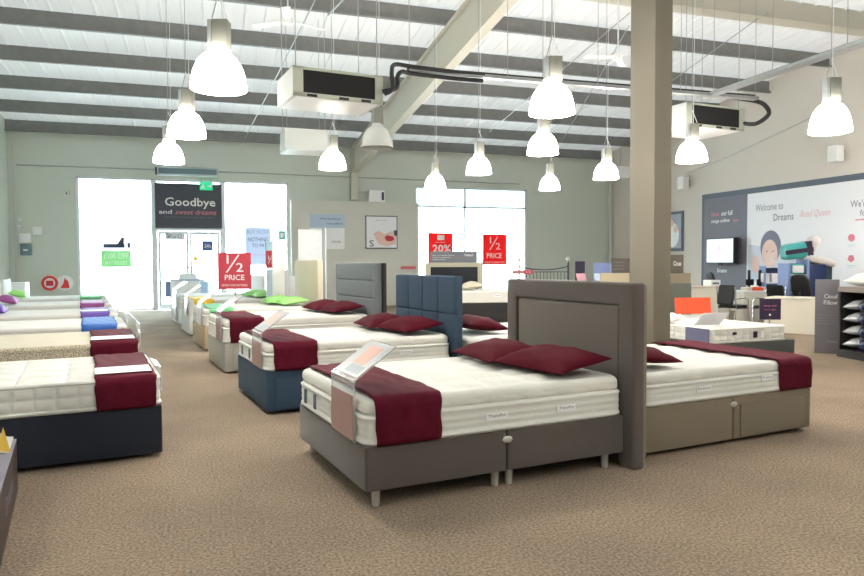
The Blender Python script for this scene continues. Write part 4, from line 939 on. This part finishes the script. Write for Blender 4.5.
# bedding display
def bedding():
    ax, ay, rz = 13.05, 12.35, R(-26)
    r_ = empty('bedding_display', 'periwinkle and cobalt card display unit of bedding packs', 'display unit', (ax, ay, 0), rz)
    MB().box((-.46, -.3, 0), (-.41, .35, 1.45)).box((-.06, -.3, 0), (-.01, .35, 1.55)).box((-.46, .33, 0), (.50, .36, 1.45)).ob('side_panel', PERI, r_)
    for z in (.3, .78, 1.18): MB().box((-.41, -.28, z), (-.06, .33, z+.02)).ob('shelf', WHITEM, r_)
    MB().box((-.01, -.28, 0), (.34, .33, 1.42)).ob('cobalt_bin', COBALT, r_, bevel=.01); MB().box((.34, -.22, 0), (.50, .33, 1.40)).ob('end_bin', mat('deep_green_card', s(46, 66, 74), .6), r_, bevel=.01)
    M_ = Matrix.Rotation(rz, 4, 'Z')
    def put(x, y, z): return Vector((ax, ay, 0)) + (M_ @ Vector((x, y, z)))
    labs = ['teal bedding pack on the bottom shelf of the display unit', 'teal bedding pack on the middle shelf of the display unit', 'teal bedding pack on the upper shelf of the display unit']
    for i, z in enumerate((.32, .80, 1.20)):
        o = link('bedding_pack', soft_mesh(.33, .5, .24, .08, .08, .05, 8, 8, nz=2), TEAL, None, put(-.235, 0, z+.001), (0, 0, rz), 60); tag(o, labs[i], 'bedding pack')
        MB().box((-.12, -.256, .04), (.12, -.252, .2)).ob('paper_label', WHITEP, o)
    o = link('bedding_pack', soft_mesh(.56, .5, .36, .1, .15, .08, 10, 8, nz=3), TEAL, None, put(-.18, .02, 1.56), (0, R(-8), rz), 60); tag(o, 'largest teal duvet pack lying on top of the display unit', 'bedding pack')
    MB().box((-.3, -.262, .12), (.3, -.255, .22)).ob('paper_label', PLUM, o)
    MB().box((.17, -.27, .0), (.28, .26, .36)).ob('end_flap', PLUM, o)
    # grey fleecy throws hanging over
    o = link('folded_throw', soft_mesh(.66, .56, .16, .14, .07, .05, 12, 10, nz=2, top=lambda x, y: .03*noise2(x*4, y*4)-.5*max(0, abs(x)-.12)**1.5), mat('grey_fleece', s(206, 200, 200), .95, bump=.6, bscale=60), None, put(.24, -.02, 1.43), (0, R(14), rz), 60); tag(o, 'grey fleecy throw draped over the cobalt bin', 'throw')
    o = link('folded_throw', soft_mesh(.62, .5, .18, .16, .08, .05, 12, 10, nz=2, top=lambda x, y: .03*noise2(x*4+2, y*4)), mat('grey_fleece', (0, 0, 0)), None, put(.16, .02, 1.74), (0, R(-62), rz), 60); tag(o, 'grey fleecy throw leaning upright against the top duvet pack', 'throw')
bedding()
# pillow rack, cut by the right edge
def pillow_rack():
    P0 = Vector((9.56, 8.75)); P1 = Vector((9.46, 8.40))
    t = empty('totem_panel', 'grey totem panel reading Cloud Pillow beside the pillow rack', 'sign', (9.56, 8.60, 0), R(-48))
    MB().box((-.17, 0, 0), (.17, .06, 1.20)).ob('panel', mat('totem_grey', s(108, 104, 110), .6), t, bevel=.004)
    text('Cloud', .18, .07, WHITEP, t, (.05, -.003, .93)); text('Pillow', .19, .07, WHITEP, t, (.05, -.003, .83))
    for q in range(4): text('supportive soft filling for a good night', .28, .022, GREYINK, t, (0, -.003, .62-.045*q))
    text('Dreams', .14, .045, GREYINK, t, (.08, -.003, .2))
    d = Vector((-.17, -.98)).normalized(); rz = math.atan2(d.y, d.x)      # local x runs along the front edge towards the viewer
    r_ = empty('pillow_rack', 'dark rack of packed pillows cut by the right edge', 'shelf', (9.42, 8.28, 0), rz)
    BR = mat('rack_brown', s(40, 35, 34), .5)
    MB().box((0, 0, 0), (1.7, .7, .12)).ob('plinth', BR, r_); MB().box((0, 0, 1.02), (1.7, .7, 1.10)).ob('top_board', mat('rack_grey_brown', s(120, 108, 100), .5), r_)
    for x in (0, .82, 1.64): MB().box((x, .6, .12), (x+.05, .7, 1.02)).ob('upright', BR, r_)
    MB().box((0, .66, .12), (1.7, .70, 1.02)).ob('back_board', BR, r_); MB().box((0, .02, .12), (.03, .66, 1.02)).ob('end_board', BR, r_)
    M_ = Matrix.Rotation(rz, 4, 'Z')
    def put(x, y, z): return Vector((9.42, 8.28, 0)) + (M_ @ Vector((x, y, z)))
    pos = ['lowest', 'second from the bottom', 'third from the bottom', 'topmost']
    for i in range(4):
        o = link('packed_pillow', soft_mesh(.60, .5, .19, .10, .08, .07, 8, 8, nz=2, top=lambda x, y: .01*noise2(x*5, y*5)), NAVYP, None, put(.66, .27, .125+i*.195), (0, 0, rz), 60); tag(o, 'navy wrapped pillow pack, %s in the rack' % pos[i], 'pillow pack')
        o = link('packed_pillow', pillow_mesh(.32, .46, .2, i), SILVER, None, put(.20, .28, .24+i*.195-.03), (0, R(-6), rz), 180); tag(o, 'silver wrapped pillow pack, %s in the left stack of the rack' % pos[i], 'pillow pack')
    for i, (x, y, z, a) in enumerate([(.36, .36, 1.10, 6), (.85, .3, 1.14, -10)]):
        o = link('pillow', pillow_mesh(.72, .55, .30, i+4), WHITEF, None, put(x, y, z+.08), (0, 0, rz+R(a)), 180); tag(o, ['white pillow on top of the rack, next to the totem', 'white pillow on top of the rack, at the right edge'][i], 'pillow')
pillow_rack()

# ------------------------------------------------------------------ ceiling services
def lamp(label, x, y, z, on=True, group=None, sc=1.0):
    r_ = empty('pendant_lamp', label, 'lamp', (x, y, z), random.uniform(0, 1.5), group)
    r_.rotation_euler = (0, 0, R(-14)+R(random.uniform(-6, 6)))
    prof = [(.226, .04), (.224, .07), (.218, .12), (.204, .18), (.182, .235), (.15, .285), (.112, .32), (.085, .335), (.08, .37)]
    sh = MB().lathe(prof, 72, flute=.012, nf=36, cap=False).ob('shade', LIT if on else UNLIT, r_, smooth=180)
    so = sh.modifiers.new('t', 'SOLIDIFY'); so.thickness = .006
    MB().lathe([(.220, .03), (.231, .03), (.231, .045), (.220, .045), (.220, .03)], 48, cap=False).ob('rim', LIT if on else UNLIT, r_, smooth=50)
    g = MB().box((-.035, -.06, .36), (.095, .06, .60)).ob('gear_box', mat('gear_box_grey', s(140, 140, 130), .5), r_, bevel=.006)
    MB().box((-.075, -.05, .36), (-.04, .05, .60)).ob('end_plate', GALV, g)
    zc = zroof(y)-z+.34
    MB().tube([(-.05, 0, .62), (0, 0, .80), (0, 0, zc)], .005, 6).ob('suspension_chain', GALV, r_)
    MB().tube([(.08, 0, .62), (0, 0, .82)], .005, 6).tube([(.03, .02, .62), (.05, .03, zc)], .004, 6).ob('power_cable', WHITEM, r_)
    return r_
LP = [(219, 'largest lit pendant lamp, at the upper left'), ]
lamps = [((.135, 6.15, 2.94), 'lit pendant lamp, largest and nearest at the upper left'),
         ((-.19, 9.1, 3.04), 'lit pendant lamp, middle of the left-hand line over the left beds'),
         ((-.51, 11.6, 3.05), 'lit pendant lamp in front of the air curtain, farthest of the left-hand line'),
         ((3.38, 6.35, 2.98), 'lit pendant lamp left of the column, largest of the central line'),
         ((4.75, 9.2, 3.06), 'lit pendant lamp hanging directly under and behind the large central one'),
         ((7.4, 14.0, 3.10), 'smallest lit pendant lamp, low in front of the green-grey back wall'),
         ((4.75, 11.7, 3.08), 'lit pendant lamp above the top left of the right window'),
         ((4.85, 14.5, 3.10), 'small lit pendant lamp at the left edge of the right window'),
         ((2.10, 11.8, 3.08), 'lit pendant lamp above the framed picture on the partition'),
         ((7.15, 11.3, 3.02), 'lit pendant lamp close to the left side of the square column'),
         ((7.1, 8.85, 3.00), 'lit pendant lamp close to the right side of the square column'),
         ((6.35, 5.71, 2.84), 'lit pendant lamp in front of the right wall, nearest the right edge')]
for (p, lab) in lamps:
    r_ = lamp(lab, *p)
    if p[0] == 6.35: r_.scale = (.9, .9, 1)
lamp('unlit greyish pendant lamp below the large ceiling air unit', 2.36, 9.65, 3.11, on=False)
OFF = 'lit pendant lamp over the front of the shop floor'
for (x, y) in [(-2.6, 2.8), (3.4, 1.6), (.4, -1.5), (7.2, .8), (10.6, 5.3), (11.4, 8.6), (14.2, 11.2)]:
    lamp(OFF, x, y, 3.1 if y > 0 else 3.2, group='pendant lamps out of the photo')

def ac_unit(label, x, y, z, w_, d, h, rz, hose=False, dark=True):
    r_ = empty('air_conditioning_unit', label, 'air conditioner', (x, y, z), rz)
    b = MB().box((0, 0, 0), (w_, d, h)).ob('casing', mat('unit_white', s(196, 200, 198), .5), r_, bevel=.01)
    if dark:
        MB().box((.12, -.006, .05), (w_-.10, 0, h-.03)).ob('grille', DARKGRILL, b)
        MB().box((0, -.02, h-.03), (w_, 0, h)).box((0, -.02, 0), (w_, 0, .045)).box((0, -.02, 0), (.12, 0, h)).box((w_-.10, -.02, 0), (w_, 0, h)).ob('grille_frame', mat('unit_grey', s(170, 174, 160), .5), b)
        for q in (.2, .55, .8): MB().box((w_*q-.06, -.03, .0), (w_*q+.06, -.015, .03)).ob('clip', BLACK, b)
    MB().box((.05, .03, -.006), (w_-.05, d-.03, .0)).ob('underside_panel', WHITEM, b)
    zc = zroof(y)-z+.34
    for (px, py) in ((.05, .05), (w_-.05, .05), (.05, d-.05), (w_-.05, d-.05)):
        MB().tube([(px, py, h), (px, py, zc)], .006, 6).ob('hanger_rod', GALV, r_)
    return r_
ac_unit('large ducted air unit with black grille left of the rafter', 1.0, 8.18, 3.45, 1.12, .75, .34, R(8))
ac_unit('ducted air unit with black grille right of the column', 7.28, 9.22, 3.66, 1.25, .9, .37, R(6))
ac_unit('small plain pale air unit hanging before the back wall', 1.58, 14.3, 3.83, .88, .8, .42, R(1), dark=False)
# black refrigerant hoses looping from the big unit
def hose(label, pts, r=.028):
    # smooth the polyline
    P = [Vector(p) for p in pts]; out = []
    for i in range(len(P)-1):
        p0 = P[max(i-1, 0)]; p1 = P[i]; p2 = P[i+1]; p3 = P[min(i+2, len(P)-1)]
        for t_ in [q/6 for q in range(6)]:
            out.append(.5*((2*p1)+(-p0+p2)*t_+(2*p0-5*p1+4*p2-p3)*t_**2+(-p0+3*p1-3*p2+p3)*t_**3))
    out.append(P[-1]); c = out[0].copy()
    o = MB().tube([q-c for q in out], r, 8).ob('pipe_hose', RUBBER, None, c, smooth=60); tag(o, label, 'hose'); return o
hose('upper black hose looping from the large air unit to the ceiling tray', [(2.1, 8.2, 3.55), (2.2, 8.2, 3.62), (2.22, 8.3, 3.85), (2.32, 8.5, 4.0), (2.6, 8.6, 4.02), (3.2, 8.66, 4.02), (3.6, 8.66, 4.02)])
hose('lower black hose looping from the large air unit to the ceiling tray', [(2.1, 8.3, 3.6), (2.28, 8.3, 3.66), (2.32, 8.4, 3.82), (2.42, 8.55, 3.93), (2.6, 8.66, 3.95), (3.2, 8.72, 3.95), (3.6, 8.72, 3.95)])
hose('black hose bending down from the ceiling tray into the right air unit', [(7.6, 8.80, 4.05), (8.3, 8.85, 4.03), (8.55, 8.9, 3.98), (8.66, 8.95, 3.86), (8.64, 9.2, 3.76), (8.50, 9.38, 3.80)], .035)
def tray(label, a, b, w_=.12, h=.04, hang=True, name='cable_tray'):
    a = Vector(a); b = Vector(b); d = (b-a); L_ = d.length; rz = math.atan2(d.y, d.x)
    r_ = empty(name, label, 'cable tray', a, rz)
    MB().box((0, -w_/2, 0), (L_, w_/2, .008)).box((0, -w_/2, 0), (L_, -w_/2+.006, h)).box((0, w_/2-.006, 0), (L_, w_/2, h)).ob('tray', GALV, r_)
    MB().tube([(0, -.02, .03), (L_, -.02, .03)], .022, 8).tube([(0, .03, .06), (L_, .03, .06)], .03, 8).ob('cables', RUBBER, r_)
    n = int(L_/1.4)+1
    for i in range(n+1):
        x = min(L_-.02, .02+i*L_/n); y = a.y+(b.y-a.y)*i/n
        MB().tube([(x, 0, .03), (x, 0, zroof(y)-a.z+.34)], .005, 6).ob('hanger_rod', GALV, r_)
tray('long cable tray running from the large air unit across to the right wall side', (2.55, 8.72, 3.98), (8.1, 8.62, 3.98))
tray('black-piped cable tray sloping to the upper right corner of view', (7.27, 8.60, 3.98), (7.18, 4.0, 3.98), .14, .05)
# roof bracing rods
def rod(label, a, b, r=.012):
    a = Vector(a); b = Vector(b); o = MB().tube([(0, 0, 0), b-a], r, 6).ob('bracing_rod', GALV, None, a); tag(o, label, 'rod')
rod('long steel bracing rod crossing behind the large air unit', (2.07, 13.34, 6.5), (1.29, 23.07, 5.52))
rod('steel bracing rod under the roof left of the column, rising to it', (8.32, 12.32, 6.58), (8.83, 20.78, 5.74))
rod('steel bracing rod under the roof right of the column', (11.1, 11.54, 6.64), (11.72, 15.37, 6.25))
rod('steel bracing rod low behind the central lamps', (8.77, 12.98, 6.59), (12.05, 21.94, 5.73))
rod('thick pale bracing strut at the top edge beside the left fan', (3.0, 10.9, 6.6), (2.4, 13.8, 6.42), .025)
w_ = MB().tube([(0, 0, 0), (-.02, -2.0, .28), (-.02, -4.3, .72), (0, -5.9, 1.05)], .012, 6).ob('sagging_wire', GALV, None, (15.38, 19.4, 4.45)); tag(w_, 'thin wire stretched along the right wall above the mural', 'wire')
# ceiling fans
def fan(label, x, y, z, rz):
    r_ = empty('ceiling_fan', label, 'fan', (x, y, z), rz)
    MB().lathe([(.0, -.04), (.07, -.03), (.08, .0), (.07, .06), (.02, .08)], 20).ob('motor_housing', WHITEM, r_, smooth=50)
    MB().tube([(0, 0, .06), (0, 0, zroof(y)-z+.34)], .012, 8).ob('down_rod', WHITEM, r_)
    for i in range(3):
        a = 2*PI*i/3; c, s_ = math.cos(a), math.sin(a); w0, w1 = .045, .07
        def p(u, v, z_): return (c*u-s_*v, s_*u+c*v, z_)
        MB().add([p(.06, -w0, .0), p(.58, -w1, -.012), p(.60, 0, 0), p(.58, w1, .012), p(.06, w0, .02), p(.06, -w0, .006), p(.58, -w1, -.006), p(.60, 0, .006), p(.58, w1, .018), p(.06, w0, .026)],
                 [(4, 3, 2, 1, 0), (5, 6, 7, 8, 9), (0, 1, 6, 5), (1, 2, 7, 6), (2, 3, 8, 7), (3, 4, 9, 8), (4, 0, 5, 9)]).ob('blade', WHITEM, r_)
fan('white three-blade ceiling fan at the top left', 1.20, 10.29, 5.0, R(20))
fan('white three-blade ceiling fan left of the square column', 6.80, 10.39, 5.0, R(50))
# small sensor box on a drop by the column
p = empty('junction_box', 'small white sensor box on the wall beside the column', 'box', (14.6, 21.8, 4.55)); MB().box((-.3, -.1, 0), (.3, .1, .42)).ob('casing', WHITEM, p, bevel=.01); MB().tube([(-.2, 0, .42), (-.2, 0, zroof(21.8)-4.55)], .01).ob('drop_cable', GALV, p)
